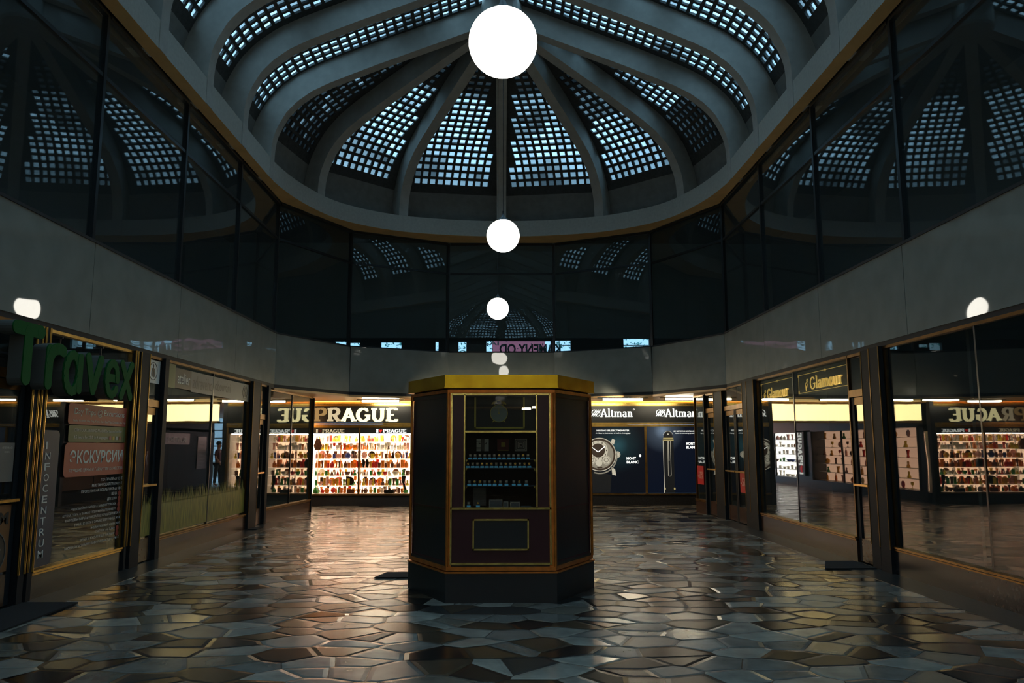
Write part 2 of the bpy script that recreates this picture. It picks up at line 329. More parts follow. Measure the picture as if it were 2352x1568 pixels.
# parapet band: one panel per bay, hung on the wall
wl = struct('wall_upper', label='grey stone parapet band round the hall above the shops')
for a, b_ in zip(poly, poly[1:]+poly[:1]):
    fr, L = seg_frame(a, b_, -1)
    lean = -.055 if 1.5 < abs((a[0]+b_[0])/2) < 3.5 else 0.   # these two panels lean out a little at the top
    p = MB(fr); p.box(.006, L-.006, -.10, 0, ZB, ZT)
    if lean: p.v = [tuple(Vector(v_)-fr.n*lean) if k_ in (1, 3, 5, 7) else v_ for k_, v_ in enumerate(p.v)]
    p.build('parapet_panel', 'band', wl)
e = MB()
for a, b_ in zip(poly, poly[1:]+poly[:1]):
    fr, L = seg_frame(a, b_, -1); e.fr = fr; e.box(0, L, -.14, -.012, ZB-.09, ZB); e.box(0, L, -.16, .015, ZT, ZT+.035)
e.build('edge_strip', 'blackmatt', wl)

# upper storey glazing: one window per bay
def off(p, d):   # outward from the hall centre line
    return p
wi = 1
for a, b_ in zip(poly, poly[1:]+poly[:1]):
    fr, L = seg_frame(a, b_, -1)
    w_ = struct('window_%d' % wi, loc=tuple(fr(L/2, 0, ZT))); wi += 1
    g = MB(fr); g.box(.02, L-.02, -.075, -.067, ZT+.02, 6.21); g.build('pane', 'upglass', w_)
    g = MB(fr); g.box(.02, L-.02, -.075, -.067, 6.24, ZR-.03); g.build('pane', 'upglass', w_)
    f = MB(fr); f.box(-.03, .03, -.11, -.03, ZT+.02, ZR-.02); f.box(.03, L-.03, -.10, -.04, 6.20, 6.25); f.box(.03, L-.03, -.10, -.02, ZR-.06, ZR-.01)
    f.build('frame', 'black', w_)
# dark upper rooms behind the glazing
rm = MB()
rm.box(-8.2, -8.0, -11, 26, 3.9, 8.8); rm.box(8.0, 8.2, -11, 26, 3.9, 8.8); rm.box(-8.2, 8.2, -11.2, -11, 3.9, 8.8)
st(rm.build('wall_rooms', 'upper'))
def ring_plate(z, outer, name, mtl, inner=poly, zt=.05, ends=False):
    mb = MB(); n = len(inner); ox, y0_, y1_ = outer
    def o_(p):
        x, y = p; c = Vector((0, min(max(y, YM-8), YM+8))); d = Vector((x, y))-c
        k = 1e9
        if abs(d.x) > 1e-6: k = min(k, (ox*math.copysign(1, d.x)-c.x)/d.x)
        if d.y > 1e-6: k = min(k, (y1_-c.y)/d.y)
        if d.y < -1e-6: k = min(k, (y0_-c.y)/d.y)
        q = c+d*k; return (q.x, q.y)
    for i in range(n):
        a, b_ = inner[i], inner[(i+1) % n]; A, B = o_(a), o_(b_)
        if ends and abs(a[0]-b_[0]) < .01: continue
        pts = [a, b_, B]
        if abs(A[0]-B[0]) > 1e-3 and abs(A[1]-B[1]) > 1e-3 and (abs(abs(A[0])-ox) < 1e-3) != (abs(abs(B[0])-ox) < 1e-3):
            pts.append((A[0] if abs(abs(A[0])-ox) < 1e-3 else B[0], A[1] if abs(abs(A[0])-ox) > 1e-3 else B[1]))
        pts.append(A); mb.prism(pts, z, z+zt)
    return st(mb.build(name, mtl))
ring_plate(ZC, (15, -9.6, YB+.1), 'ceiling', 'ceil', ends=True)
ring_plate(3.9, (8.1, -11, 26), 'floor', 'upper', inner=[(x*1.04, YM+(y-YM)*1.02) for x, y in poly])

# passage lit ceiling goes on over the arcade behind the centre opening
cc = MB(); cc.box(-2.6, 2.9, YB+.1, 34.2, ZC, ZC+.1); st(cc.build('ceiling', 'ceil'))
tp = MB(); tp.box(-15, 15, 22.2, 34.2, ZC+.12, 3.88); st(tp.build('wall_top', 'interior'))

# back wall of the upper room with its openings to the day outside
YU = 26.0
slits = [(770, 803, 783, 800), (803, 827, 786, 794), (875, 922, 785, 800), (1000, 1007, 784, 806), (1053, 1071, 784, 807), (1117, 1265, 782, 807), (1273, 1311, 781, 806), (1432, 1492, 777, 800)]
def up(px, py, Yd):
    a = (px-1176)/FPX; b_ = -(py-784)/FPX; cp, sp = math.cos(PITCH), math.sin(PITCH)
    x, y, z = a, cp-b_*sp, sp+b_*cp; c, s_ = math.cos(YAW), math.sin(YAW)
    X, Y = x*c+y*s_, -x*s_+y*c; return X*Yd/Y, 1.6+z*Yd/Y
uw = MB(); xs = -8.0
slw = []
for i, (a, b_, c, d) in enumerate(slits):
    x0, z1 = up(a, c, YU); x1, z0 = up(b_, d, YU); slw.append((x0, x1, z0, z1))
    uw.box(xs, x0, YU, YU+.15, 3.9, 8.8); uw.box(x0, x1, YU, YU+.15, 3.9, z0); uw.box(x0, x1, YU, YU+.15, z1, 8.8); xs = x1
uw.box(xs, 8.0, YU, YU+.15, 3.9, 8.8)
st(uw.build('wall_far', 'upfar'))
pt_ = MB(); pt_.box(-8, 8, 22.3, 22.45, 4.72, 8.8); st(pt_.build('wall_light_screen', 'upfar'))  # added screen that keeps slit daylight out of the upper room

# ================================================================== DOME SKYLIGHT
PROF = [(4.74, 7.07), (4.74, 7.45), (4.73, 7.75), (4.69, 7.98), (4.60, 8.20), (4.45, 8.47), (4.24, 8.70), (3.95, 8.92), (3.6, 9.10), (3.2, 9.27), (2.6, 9.52), (1.9, 9.79), (1.0, 10.14), (0, 10.53)]
def resample(p, d):
    o = [p[0]]; acc = 0
    for a, b_ in zip(p, p[1:]):
        L = math.dist(a, b_); t_ = d-acc
        while t_ <= L: o.append((a[0]+(b_[0]-a[0])*t_/L, a[1]+(b_[1]-a[1])*t_/L)); t_ += d
        acc = (acc+L) % d
    if math.dist(o[-1], p[-1]) > .02: o.append(p[-1])
    return o
prof = resample(PROF, .12)
def normals(p):
    o = []
    for i in range(len(p)):
        a, b_ = p[max(0, i-1)], p[min(len(p)-1, i+1)]; dx, dz = b_[0]-a[0], b_[1]-a[1]; L = math.hypot(dx, dz); o.append((dz/L, -dx/L))
    return o
nrm = normals(prof); nrm[-1] = (0, 1)
DEP = .47
outp = [(p[0]+n[0]*DEP, p[1]+n[1]*DEP) for p, n in zip(prof, nrm)]
rows = resample(outp, .2)
HUB = 15.42; sideY = [15.42-1.722*k for k in range(12)]; HUB2 = 2*YM-HUB
R_ = []   # half ribs in order: (base xy, top xy)
for y in reversed(sideY): R_.append(((-4.74, y), (0, y)))
R_[-1] = ((-4.74, sideY[0]), (0, HUB)); R_[0] = ((-4.74, sideY[-1]), (0, HUB2))
apse = [(-4.27, 17.75), (-2.53, 19.4), (0, 19.76), (2.53, 19.4), (4.27, 17.75)]
for p in apse: R_.append((p, (0, HUB)))
for y in sideY: R_.append(((4.74, y), (0, y)))
R_[17] = ((4.74, sideY[0]), (0, HUB)); R_[28] = ((4.74, sideY[-1]), (0, HUB2))
for p in apse: R_.append(((-p[0], 2*YM-p[1]), (0, HUB2)))
def at_(r, d, z):
    B, T = r; u = d/4.74; return Vector((T[0]+(B[0]-T[0])*u, T[1]+(B[1]-T[1])*u, z))
dome = thing('dome_skylight', 'large ribbed skylight dome of square glass blocks over the whole hall', 'skylight', (0, YM, ZR))
RW = .125
def rib(r):
    B, T = Vector(r[0]), Vector(r[1]); d = (B-T).normalized(); w = Vector((-d.y, d.x, 0))*RW
    mb = MB(); n = len(prof)
    for p, q in zip(prof, outp):
        for c in (p, q):
            P = at_(r, c[0], c[1]); mb.v += [tuple(P-w), tuple(P+w)]
    for i in range(n-1):
        a = i*4; b_ = a+4
        mb.f += [(a, a+1, b_+1, b_), (a+2, b_+2, b_+3, a+3), (a, b_, b_+2, a+2), (a+1, a+3, b_+3, b_+1)]; mb.m += [0]*4
    mb.f += [(0, 2, 3, 1), ((n-1)*4, (n-1)*4+1, (n-1)*4+3, (n-1)*4+2)]; mb.m += [0, 0]
    return mb.build('rib', 'rib', dome, smooth=True)
for r in R_: rib(r)
for yy in (HUB, HUB2):
    hb = MB(); hb.lathe((0, yy, 10.38), [(0, 0), (.42, 0), (.46, .06), (.46, .7), (0, .7)], 24); hb.build('hub', 'rib', dome)
def blotch(P):   # grime of the outer glass: broad irregular patches
    from mathutils import noise
    v_ = noise.noise(Vector((P.x*.55+3.1, P.y*.55, P.z*.9)))+.5*noise.noise(P*1.4)
    return v_
GMIN = 8.36; p_ = .2; hbk = .068
def bay(ra, rb, k):
    lat = MB(); gl = MB()
    def mid(t_): return (at_(ra, *t_)+at_(rb, *t_))/2, (at_(rb, *t_)-at_(ra, *t_))
    prev = None
    for j in range(len(rows)-1):
        t0, t1 = rows[j], rows[j+1]
        m0, d0 = mid(t0); m1, d1 = mid(t1); w0, w1 = d0.length, d1.length
        if w0 < .02: break
        u0 = d0.normalized(); u1 = d1.normalized() if w1 > .01 else u0
        def pt(s_, f, dep=0):   # f 0..1 between rows
            P = (m0+(m1-m0)*f) + (u0+(u1-u0)*f).normalized()*s_
            if dep: 
                nn = (m1-m0).cross(u0).normalized(); nn = nn if nn.z > 0 else -nn; P = P+nn*dep
            return P
        hw0, hw1 = w0/2, w1/2
        def hw(f): return hw0+(hw1-hw0)*f
        if t0[1] < GMIN or j > len(rows)-4:
            lat.mi = 1 if t0[1] < GMIN-.12 else 0
            lat.poly([pt(-hw0, 0), pt(hw0, 0), pt(hw1, 1), pt(-hw1, 1)]); lat.mi = 0; continue
        lim = min(hw0, hw1)-RW-.05; K = int((lim-hbk)//p_) if lim > hbk else -1
        ks = [q*p_ for q in range(-K, K+1)] if K >= 0 else []
        if k % 2 and lim > p_: K2 = int((lim-hbk-p_/2)//p_); ks = [(q+.5)*p_ for q in range(-K2-1, K2+1)]
        a, c = .17, .83
        if not ks: lat.poly([pt(-hw0, 0), pt(hw0, 0), pt(hw1, 1), pt(-hw1, 1)]); continue
        lat.poly([pt(-hw0, 0), pt(hw0, 0), pt(hw(a), a), pt(-hw(a), a)]); lat.poly([pt(-hw(c), c), pt(hw(c), c), pt(hw1, 1), pt(-hw1, 1)])
        edges = []
        for s_ in ks: edges += [(s_-hbk, s_+hbk)]
        L = -1e9
        bounds = [(None, edges[0][0])]+[(edges[i][1], edges[i+1][0]) for i in range(len(edges)-1)]+[(edges[-1][1], None)]
        for l_, r_ in bounds:
            lat.poly([pt(-hw(a) if l_ is None else l_, a), pt(hw(a) if r_ is None else r_, a), pt(hw(c) if r_ is None else r_, c), pt(-hw(c) if l_ is None else l_, c)])
        for l_, r_ in edges:
            q = [(l_, a), (r_, a), (r_, c), (l_, c)]
            for (s1_, f1), (s2_, f2) in zip(q, q[1:]+q[:1]): lat.poly([pt(s1_, f1), pt(s2_, f2), pt(s2_, f2, .055), pt(s1_, f1, .055)])
            gl.poly([pt(s_, f, .045) for s_, f in q])
            P = pt((l_+r_)/2, .5); b0 = blotch(P)
            v_ = .55+.35*random.random() - max(0, min(.5, (b0-.12)*2.2)) 
            if random.random() < .05: v_ *= .5
            gl.attr.append(max(.01, v_*PAINT_SHADE(P)))
    o = lat.build('glazed_bay', ['lattice', 'upstand'], dome, recalc=False)
    if gl.f:
        g = gl.build('glass_blocks', 'block', None, recalc=False); g['kind'] = 'stuff'; g.parent = o; g.matrix_parent_inverse = Matrix.Translation(-dome.location)
        g.matrix_parent_inverse = Matrix.Identity(4)
        g.location = (0, 0, 0)
def sm(x, a, b_): t_ = max(0, min(1, (x-a)/(b_-a))); return t_*t_*(3-2*t_)
def PAINT_SHADE(P):
    # darkening painted into the far apse blocks for the shade outside
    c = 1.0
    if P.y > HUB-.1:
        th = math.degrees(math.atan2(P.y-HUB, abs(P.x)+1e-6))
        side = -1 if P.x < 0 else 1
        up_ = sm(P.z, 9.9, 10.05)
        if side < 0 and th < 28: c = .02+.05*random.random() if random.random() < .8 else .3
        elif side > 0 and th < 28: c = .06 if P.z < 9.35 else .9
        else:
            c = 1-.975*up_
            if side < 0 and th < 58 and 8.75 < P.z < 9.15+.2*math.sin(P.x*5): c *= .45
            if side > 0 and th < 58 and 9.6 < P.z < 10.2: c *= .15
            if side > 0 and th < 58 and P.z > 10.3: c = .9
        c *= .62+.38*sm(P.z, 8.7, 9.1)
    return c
n_ = len(R_)
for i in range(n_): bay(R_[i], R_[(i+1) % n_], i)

# ring beam: flat warm-tinted soffit between the window heads and the curved plaster ring
inner = []
ctl = [(-4.75, y) for y in (-3, 0, 4, 8, 12, 14.5)] + [(-4.72, 15.8), (-4.46, 17.1), (-3.91, 18.30), (-2.79, 19.22), (-1.4, 19.66), (0, 19.80)]
ctl = ctl + [(-x, y) for x, y in reversed(ctl[:-1])]
nr = [(x, 2*YM-y) for x, y in ctl[6:-6]]
ctl = ctl + nr
def catmull(P, k=6):
    n = len(P); o = []
    for i in range(n):
        p0, p1, p2, p3 = [Vector(P[(i+j) % n]) for j in (-1, 0, 1, 2)]
        for s_ in range(k):
            t_ = s_/k; q = .5*((2*p1)+(p2-p0)*t_+(2*p0-5*p1+4*p2-p3)*t_*t_+(3*p1-p0-3*p2+p3)*t_**3); o.append((q.x, q.y))
    return o
inner = catmull(ctl)
def to_poly(p):   # the matching point on the faceted window line
    c = Vector((0, min(max(p[1], YM-8.65), YM+8.65))); d = Vector(p)-c; best = None
    for a, b_ in zip(poly, poly[1:]+poly[:1]):
        a, b_ = Vector(a), Vector(b_); e_ = b_-a; den = d.x*e_.y-d.y*e_.x
        if abs(den) < 1e-9: continue
        w_ = a-c; t_ = (w_.x*e_.y-w_.y*e_.x)/den; u = (w_.x*d.y-w_.y*d.x)/den
        if t_ > 0 and -1e-6 <= u <= 1+1e-6 and (best is None or t_ < best): best = t_
    q = c+d*(best or 1.05); return (q.x, q.y)
rg = MB(); n = len(inner)
outer = [to_poly(p) for p in inner]
# keep the facet corners crisp
for i in range(n):
    a, b_, A, B = inner[i], inner[(i+1) % n], outer[i], outer[(i+1) % n]
    mid_ = [v_ for v_ in poly if abs(v_[0]) < W-.01 or abs(v_[1]-Y0) < .01 or abs(v_[1]-(2*YM-Y0)) < .01]
    ins = [v_ for v_ in mid_ if min(A[0], B[0])-1e-4 <= v_[0] <= max(A[0], B[0])+1e-4 and min(A[1], B[1])-1e-4 <= v_[1] <= max(A[1], B[1])+1e-4 and math.dist(v_, A) > .01 and math.dist(v_, B) > .01]
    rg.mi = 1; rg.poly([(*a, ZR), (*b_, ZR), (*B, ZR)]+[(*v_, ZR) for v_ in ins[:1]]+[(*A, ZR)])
    rg.mi = 0; rg.poly([(*a, ZR), (*b_, ZR), (*b_, ZR+.42), (*a, ZR+.42)])
    oo = lambda p: ((p[0]*1.13), YM+(p[1]-YM)*1.065)
    rg.poly([(*a, ZR+.42), (*b_, ZR+.42), (*oo(b_), ZR+.42), (*oo(a), ZR+.42)])
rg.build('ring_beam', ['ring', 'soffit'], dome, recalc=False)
ring_plate(7.55, (9, -11.5, 27), 'ceiling', 'upper', inner=[(x*1.06, YM+(y-YM)*1.005) for x, y in poly], zt=.1)
# ================================================================== GROUND FLOOR SHOP FRONTS
HEAD = 2.865
def window(fr, s0, s1, z0, z1, mull=(), label=None, glass='glass', tilt=.0115, kerb=True, kmat='plinth', ins=None, rail='railtop', sill='brassdull', n=0.):
    global wi
    w_ = struct('window_%d' % wi, loc=tuple(fr((s0+s1)/2, 0, z0)), label=label); wi += 1
    xs = [s0, *mull, s1]
    for a, b_ in zip(xs, xs[1:]):
        g = MB(fr); k_ = (b_-a)*tilt; g.prism([(a+.006, n-.058), (b_-.006, n-.058+k_), (b_-.006, n-.051+k_), (a+.006, n-.051)], z0+.0, z1-.01); g.build('pane', glass, w_)
    f = MB(fr); f.box(s0-.02, s1+.02, n-.07, n-.005, z1-.015, z1+.02); f.box(s0-.02, s0+.008, n-.065, n-.012, z0, z1); f.box(s1-.008, s1+.02, n-.065, n-.012, z0, z1)
    f.build('frame', rail, w_)
    f = MB(fr); f.box(s0-.02, s1+.02, n-.08, n+.022, z0-.022, z0); f.build('sill', sill, w_)
    f = MB(fr); f.box(s0-.02, s1+.02, n-.08, n+.012, z0-.05, z0-.034); f.build('lower_bead', sill, w_)
    for x in mull:
        f = MB(fr); f.box(x-.014, x+.014, n-.07, n-.02, z0, z1-.015); f.build('mullion', 'black', w_)
    if kerb:
        f = MB(fr); f.box(s0-.02, s1+.02, n-.2, n+.0, 0, z0-.022); f.build('plinth', kmat, w_)
    return w_
di = 1
def door(fr, s0, s1, label=None, transom=2.21, leafs=1, bar=1.06, kick=.33, n=0., glass='glass', post='pil', z1=HEAD, hinge=1):
    global di
    d_ = struct('door_%d' % di, loc=tuple(fr((s0+s1)/2, 0, 0)), label=label); di += 1
    f = MB(fr); f.box(s0, s1, n-.08, n-.01, transom-.05, transom+.05); f.box(s0, s1, n-.08, n-.01, z1-.02, z1+.02); f.build('transom', 'railtop', d_)
    g = MB(fr); g.prism([(s0+.02, n-.05), (s1-.02, n-.05+(s1-s0)*.0115), (s1-.02, n-.044+(s1-s0)*.0115), (s0+.02, n-.044)], transom+.05, z1-.03); g.build('transom_pane', glass, d_)
    wl_ = (s1-s0)/leafs
    for k in range(leafs):
        a, b_ = s0+k*wl_+.012, s0+(k+1)*wl_-.012; st_w = .075
        l = MB(fr); l.box(a, a+st_w, n-.09, n-.03, .02, transom-.06); l.box(b_-st_w, b_, n-.09, n-.03, .02, transom-.06)
        lf = l.build('leaf', post, d_)
        l = MB(fr); l.box(a+st_w, b_-st_w, n-.08, n-.035, transom-.16, transom-.06); o = l.build('top_rail', 'railtop', None); o.parent = lf
        l = MB(fr); l.box(a+st_w, b_-st_w, n-.08, n-.03, .02, kick); o = l.build('kick_panel', 'plinth', None); o.parent = lf
        l = MB(fr); l.prism([(a+st_w, n-.06), (b_-st_w, n-.06+(b_-a)*.0115), (b_-st_w, n-.054+(b_-a)*.0115), (a+st_w, n-.054)], kick, transom-.16); o = l.build('leaf_pane', glass, None); o.parent = lf
        l = MB(fr); l.box(a+.02, b_-.02, n-.03, n+.02, bar-.014, bar+.014); l.box(a+.03, a+.05, n-.05, n, bar-.012, bar+.012); l.box(b_-.05, b_-.03, n-.05, n, bar-.012, bar+.012)
        o = l.build('handle', 'brass', None); o.parent = lf
        for o in lf.children: o.matrix_parent_inverse = Matrix.Identity(4)
    return d_
ti = 2
def pilaster(fr, s0, s1, label=None, n=0., brass=True, z1=HEAD+.02, proud=.03, bm='brassdull', br=.008):
    global ti
    t_ = struct('trim_%d' % ti, loc=tuple(fr((s0+s1)/2, 0, 0)), label=label); ti += 1
    f = MB(fr); f.box(s0, s1, n-.12, n+proud, 0, z1); f.build('shaft', 'pil', t_)
    if brass:
        for q in (s0, s1):
            f = MB(fr); k = 10; i0 = .3
            f.lathe((q, n+proud, 0), [(br, i0), (br, z1)], 10); f.build('bead', bm, t_, smooth=True)
    return t_
# --- left row ---
door(LF, 6.95, 8.18, 'glass shop door with a cash machine sticker low down', transom=2.34)
pilaster(LF, 8.20, 8.30, bm='brass', br=.014); 
t_ = pilaster(LF, 8.36, 8.44, bm='brass', br=.014)
window(LF, 8.50, 10.42, .30, HEAD, label='shop window covered with excursion lettering', kmat='plinthdark', rail='brass', sill='brass')
pilaster(LF, 10.44, 10.50, bm='brass', br=.012); pilaster(LF, 10.56, 10.82, proud=.05, bm='brass')
door(LF, 10.84, 11.36, 'narrow glass shop door with a round emblem above')
pilaster(LF, 11.37, 11.50, brass=False)
window(LF, 11.53, 15.36, .31, HEAD, (13.43,), label='shop window with grass film along its foot', tilt=.0065)
pilaster(LF, 15.38, 15.86, proud=.05)
CL = (-W+.0, 16.5); CLe = (-4.71, 19.50)
door(LF, 15.88, 16.44, 'narrow glass shop door next to the corner window')
fL, LL = seg_frame((-W, 16.46), CLe, 1)
pilaster(fL, 0, .12, brass=False)
window(fL, .13, LL-.03, .31, 2.80, (1.60,), label='corner shop window mirroring the lit souvenir shop')
pilaster(fL, LL-.03, LL, brass=False, z1=2.80)
pilaster(LF, 5.2, 5.9); window(LF, 3.0, 5.2, .3, HEAD); pilaster(LF, 2.6, 3.0); window(LF, -3, 2.6, .3, HEAD, (0,)); pilaster(LF, -3.5, -3); window(LF, -8, -3.5, .3, HEAD)
pilaster(LF, 5.9, 6.93, brass=False)
# --- right row ---
window(RF, 5.2, 9.92, .34, HEAD, (7.99,), label='near shop window mirroring the souvenir wall', kmat='plinthdark')
pilaster(RF, 9.94, 10.20, proud=.05); pilaster(RF, 10.25, 10.48)
door(RF, 10.50, 10.98, 'narrow glass shop door between the two gilt lettered shops', transom=2.33)
window(RF, 11.01, 14.98, .34, HEAD, (13.12,), label='shop window with two gilt name boards at its head')
pilaster(RF, 15.0, 15.44, proud=.05); pilaster(RF, 15.5, 15.78)
door(RF, 15.80, 17.24, 'double glass shop door with a red discount sheet', leafs=2, transom=2.42)
CRe = (4.77, 19.20)
fR, LR = seg_frame((W, 17.27), CRe, -1)
pilaster(fR, 0, .50, brass=True)
door(fR, .52, 1.12, 'last glass shop door before the passage corner', transom=2.42, z1=2.80)
pilaster(fR, 1.13, 1.19, brass=False, z1=2.80)
window(fR, 1.21, LR-.02, .33, 2.80, label='small corner shop window with a red discount sheet')
pilaster(RF, 4.6, 5.18); window(RF, 1.5, 4.6, .34, HEAD); pilaster(RF, 1, 1.5); window(RF, -3, 1, .34, HEAD); pilaster(RF, -3.5, -3); window(RF, -8, -3.5, .34, HEAD)
# returns of the corner shops into the side passages
for sx, e_ in ((-1, CLe), (1, CRe)):
    r = MB(); r.box(min(sx*4.9 if 0 else e_[0], sx*15), max(e_[0], sx*15), e_[1]-.16, e_[1]-.03, 0, .3) if 0 else None
    fr, L = (seg_frame(e_, (sx*15, e_[1]), -1 if sx > 0 else 1))
    q = MB(fr); q.box(0.06, L, -.12, 0, 0, 2.82); st(q.build('wall_side', 'blackmatt'))
# dark shop rooms behind the glass
it = MB()
for sx in (-1, 1):
    it.box(min(sx*6.6, sx*6.7), max(sx*6.6, sx*6.7), -10, 19.2, 0, 2.9)
    it.box(min(sx*4.99, sx*6.7), max(sx*4.99, sx*6.7), -10, 19.0, HEAD+.03, HEAD+.09)
    for y in (8.47, 10.53, 11.42, 15.6, 5, 17): it.box(min(sx*5.2, sx*6.6), max(sx*5.2, sx*6.6), y-.03, y+.03, 0, 2.9)
    it.box(min(sx*5.18, sx*6.7), max(sx*5.18, sx*6.7), -10, 19.2, .0, .28)
st(it.build('wall_shops', 'interior'))
# far end behind the camera position: closed passage wall
bw = MB(); bw.box(-15, 15, -9.7, -9.5, 0, ZC); st(bw.build('wall_near', 'interior'))
bw = MB(); bw.box(-15.1, -15, -9.7, 22, 0, ZC+.1); bw.box(15, 15.1, -9.7, 22, 0, ZC+.1); st(bw.build('wall_passage_ends', 'interior'))

# ================================================================== BACK WALL: souvenir shop and watch shop
PX0, PX1 = -9.0, -2.40        # souvenir wall
AX0, AX1 = 2.42, 9.0          # watch shop wall
def wallbits(x0, x1, lab):
    b_ = struct('wall_back', label=lab)
    f = MB(BF); f.box(x0, x1, -.10, -.09, 2.745, ZC); f.box(x0, x1, -.10, .02, 2.70, 2.745); f.build('cornice', 'brass', b_)
    f = MB(BF); f.box(x0, x1, .014, .03, 2.735, 2.768); f.build('cornice_bead', 'gold', b_)
    u = MB(BF); u.box(x0, x1, -.088, .012, 2.746, 2.752); u.build('added_uplight', glow('added_uplight', (1, .46, .17) if x0 < 0 else (1, .72, .28), 26 if x0 < 0 else 10), b_)  # unseen glowing strip added to light the ceiling warm
    f = MB(BF); f.box(x0, x1, -.10, .03, 2.19, 2.235); f.box(x0, x1, -.1, .015, 2.13, 2.185); f.build('picture_rail', 'brass', b_)
    f = MB(BF); f.box(x0, x1, -.10, .03, .275, .32); f.build('sill', 'brassdull', b_)
    f = MB(BF); f.box(x0, x1, -.10, .0, 0, .275); f.build('plinth', 'blackmatt' if x0 < 0 else 'plinthdark', b_)
    return b_
bS = wallbits(PX0, PX1, 'long black souvenir shop wall with brass rails'); bA = wallbits(AX0, AX1, 'black watch shop wall with brass rails')
f = MB(BF); f.box(PX1-.0, PX1+.12, -.14, .02, 0, ZC); f.build('end_post', 'black', bS)
f = MB(BF); f.box(AX0-.12, AX0, -.14, .02, 0, ZC); f.build('end_post', 'black', bA)
M['litletter'] = glow('lit_letter', (1.0, .86, .44), 2.0); M['dimletter'] = glow('dim_letter', (.42, .25, .09), .85)
M['midletter'] = glow('half_lit_letter', (.75, .60, .36), .9)
M['litwhite'] = glow('lit_white', (1, 1, .92), 1.6); M['greywhite'] = mat('grey_letter', (.6, .6, .58), .5)
sg = thing('shop_sign', 'long black fascia sign with large cream serif letters above the souvenir window', 'sign', (-4, YB, 2.4))
f = MB(BF); f.box(PX0, PX1, -.08, -.005, 2.24, 2.70); f.build('board', 'black', sg)
gl_cap = dict(z0=2.285, h=.345, n0=-.004, n1=.014, tw=.225, th=.10)
f = MB(BF); serif_into(f, 'PRAGUE', -5.16, -2.84, only=(2, 3, 4, 5), **gl_cap); f.build('letters', 'litletter', sg)
f = MB(BF); serif_into(f, 'PRAGUE', -5.16, -2.84, only=(0,), **gl_cap); f.build('letters', 'dimletter', sg)
f = MB(BF); serif_into(f, 'PRAGUE', -5.16, -2.84, only=(1,), **gl_cap); f.build('letters', 'midletter', sg)
# souvenir windows: panes, mullions, header strip with the little signs
panes = [-9.0, -7.9, -6.75, -5.6-.0, -5.24, -3.885, -2.30, -2.15]
hs = struct('window_%d' % wi, loc=(-4, YB, .32), label='bright souvenir window split by dark mullions'); wi += 1
f = MB(BF); f.box(PX0, PX1, -.06, -.03, 1.945, 2.13); f.build('header_strip', 'black', hs)
for x in (-7.9, -6.6, -5.24, -3.885, -2.425):
    f = MB(BF); f.box(x-.022, x+.022, -.06, .01, .32, 2.13); f.build('mullion', 'brassdull', hs)
f = MB(BF); f.box(PX0, PX1, -.05, -.01, 2.105, 2.13); f.build('top_bead', 'brass', hs)
for a, b_ in ((-7.9, -6.6), (-6.6, -5.24), (-5.24, -3.885), (-3.885, -2.425)):
    g = MB(BF); g.box(a+.03, b_-.03, -.03, -.024, .33, 1.94); g.build('pane', 'cabglass', hs)
def small_sign(x0, x1, lit, lab, fr=BF, zz=1.975, n=-.028):
    s_ = thing('name_strip', lab, 'sign', tuple(fr((x0+x1)/2, n, zz)), 'small name strips over the souvenir windows')
    w_ = x1-x0; h = .085
    f = MB(fr); serif_into(f, 'I', x0, x0+w_*.08, zz, h, n, n+.008, tw=.3, th=.14); serif_into(f, 'PRAGUE', x0+w_*.22, x1, zz, h, n, n+.008, tw=.19, th=.09)
    f.build('letters', 'litwhite' if lit else 'midletter', s_)
    f = MB(fr); f.plate(heart_pts(x0+w_*.145, zz+.042, .048), n, n+.008); f.build('heart', glow('lit_heart', (.9, .03, .02), .9) if lit else mat('unlit_heart', (.12, .012, .01), .5), s_)
small_sign(-5.09, -4.31, False, 'small unlit name strip over the souvenir window, by the passage corner')
small_sign(-3.44, -2.61, True, 'small lit name strip with a bright red heart beside the kiosk')
small_sign(-6.5, -5.7, True, 'small lit name strip with a heart beyond the passage corner')
# cabinet box
cbx = struct('wall_cabinet', label='white lit back of the souvenir display')
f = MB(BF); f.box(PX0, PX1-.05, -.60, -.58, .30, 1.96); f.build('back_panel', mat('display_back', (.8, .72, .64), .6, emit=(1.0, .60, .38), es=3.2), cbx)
f = MB(BF); f.box(PX0, PX1-.05, -.60, -.05, .28, .315); f.box(PX0, PX1-.05, -.60, -.07, 1.96, 2.0); f.box(PX1-.08, PX1-.05, -.6, -.05, .3, 1.96); f.build('casing', 'white', cbx)
SHZ = [.325, .53, .80, 1.01, 1.265, 1.505, 1.73]
for k, z in enumerate(SHZ[1:]):
    s_ = MB(BF); dn = -.25
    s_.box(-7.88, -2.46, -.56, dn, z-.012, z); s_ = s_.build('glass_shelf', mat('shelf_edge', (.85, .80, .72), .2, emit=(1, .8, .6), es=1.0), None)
    tag(s_, 'glass display shelf, %s above the souvenir window sill' % ['lowest', 'second', 'third', 'fourth', 'fifth', 'topmost'][k], 'shelf', 'glass shelves of the souvenir window')
for x in (-6.9, -5.12, -4.5, -3.95, -3.2, -2.52):
    u = MB(BF); u.box(x-.02, x+.02, -.57, -.53, .32, 1.95); u.build('upright', 'white', cbx)
for nm_, z in (('ceiling', 1.93), ):
    u = MB(BF); u.box(-7.9, -2.47, -.20, -.16, z, z+.02)
    tag(u.build('light_strip', glow('warm_strip', (1, .80, .60), 70)), 'warm light strip along the top of the souvenir display', 'light')

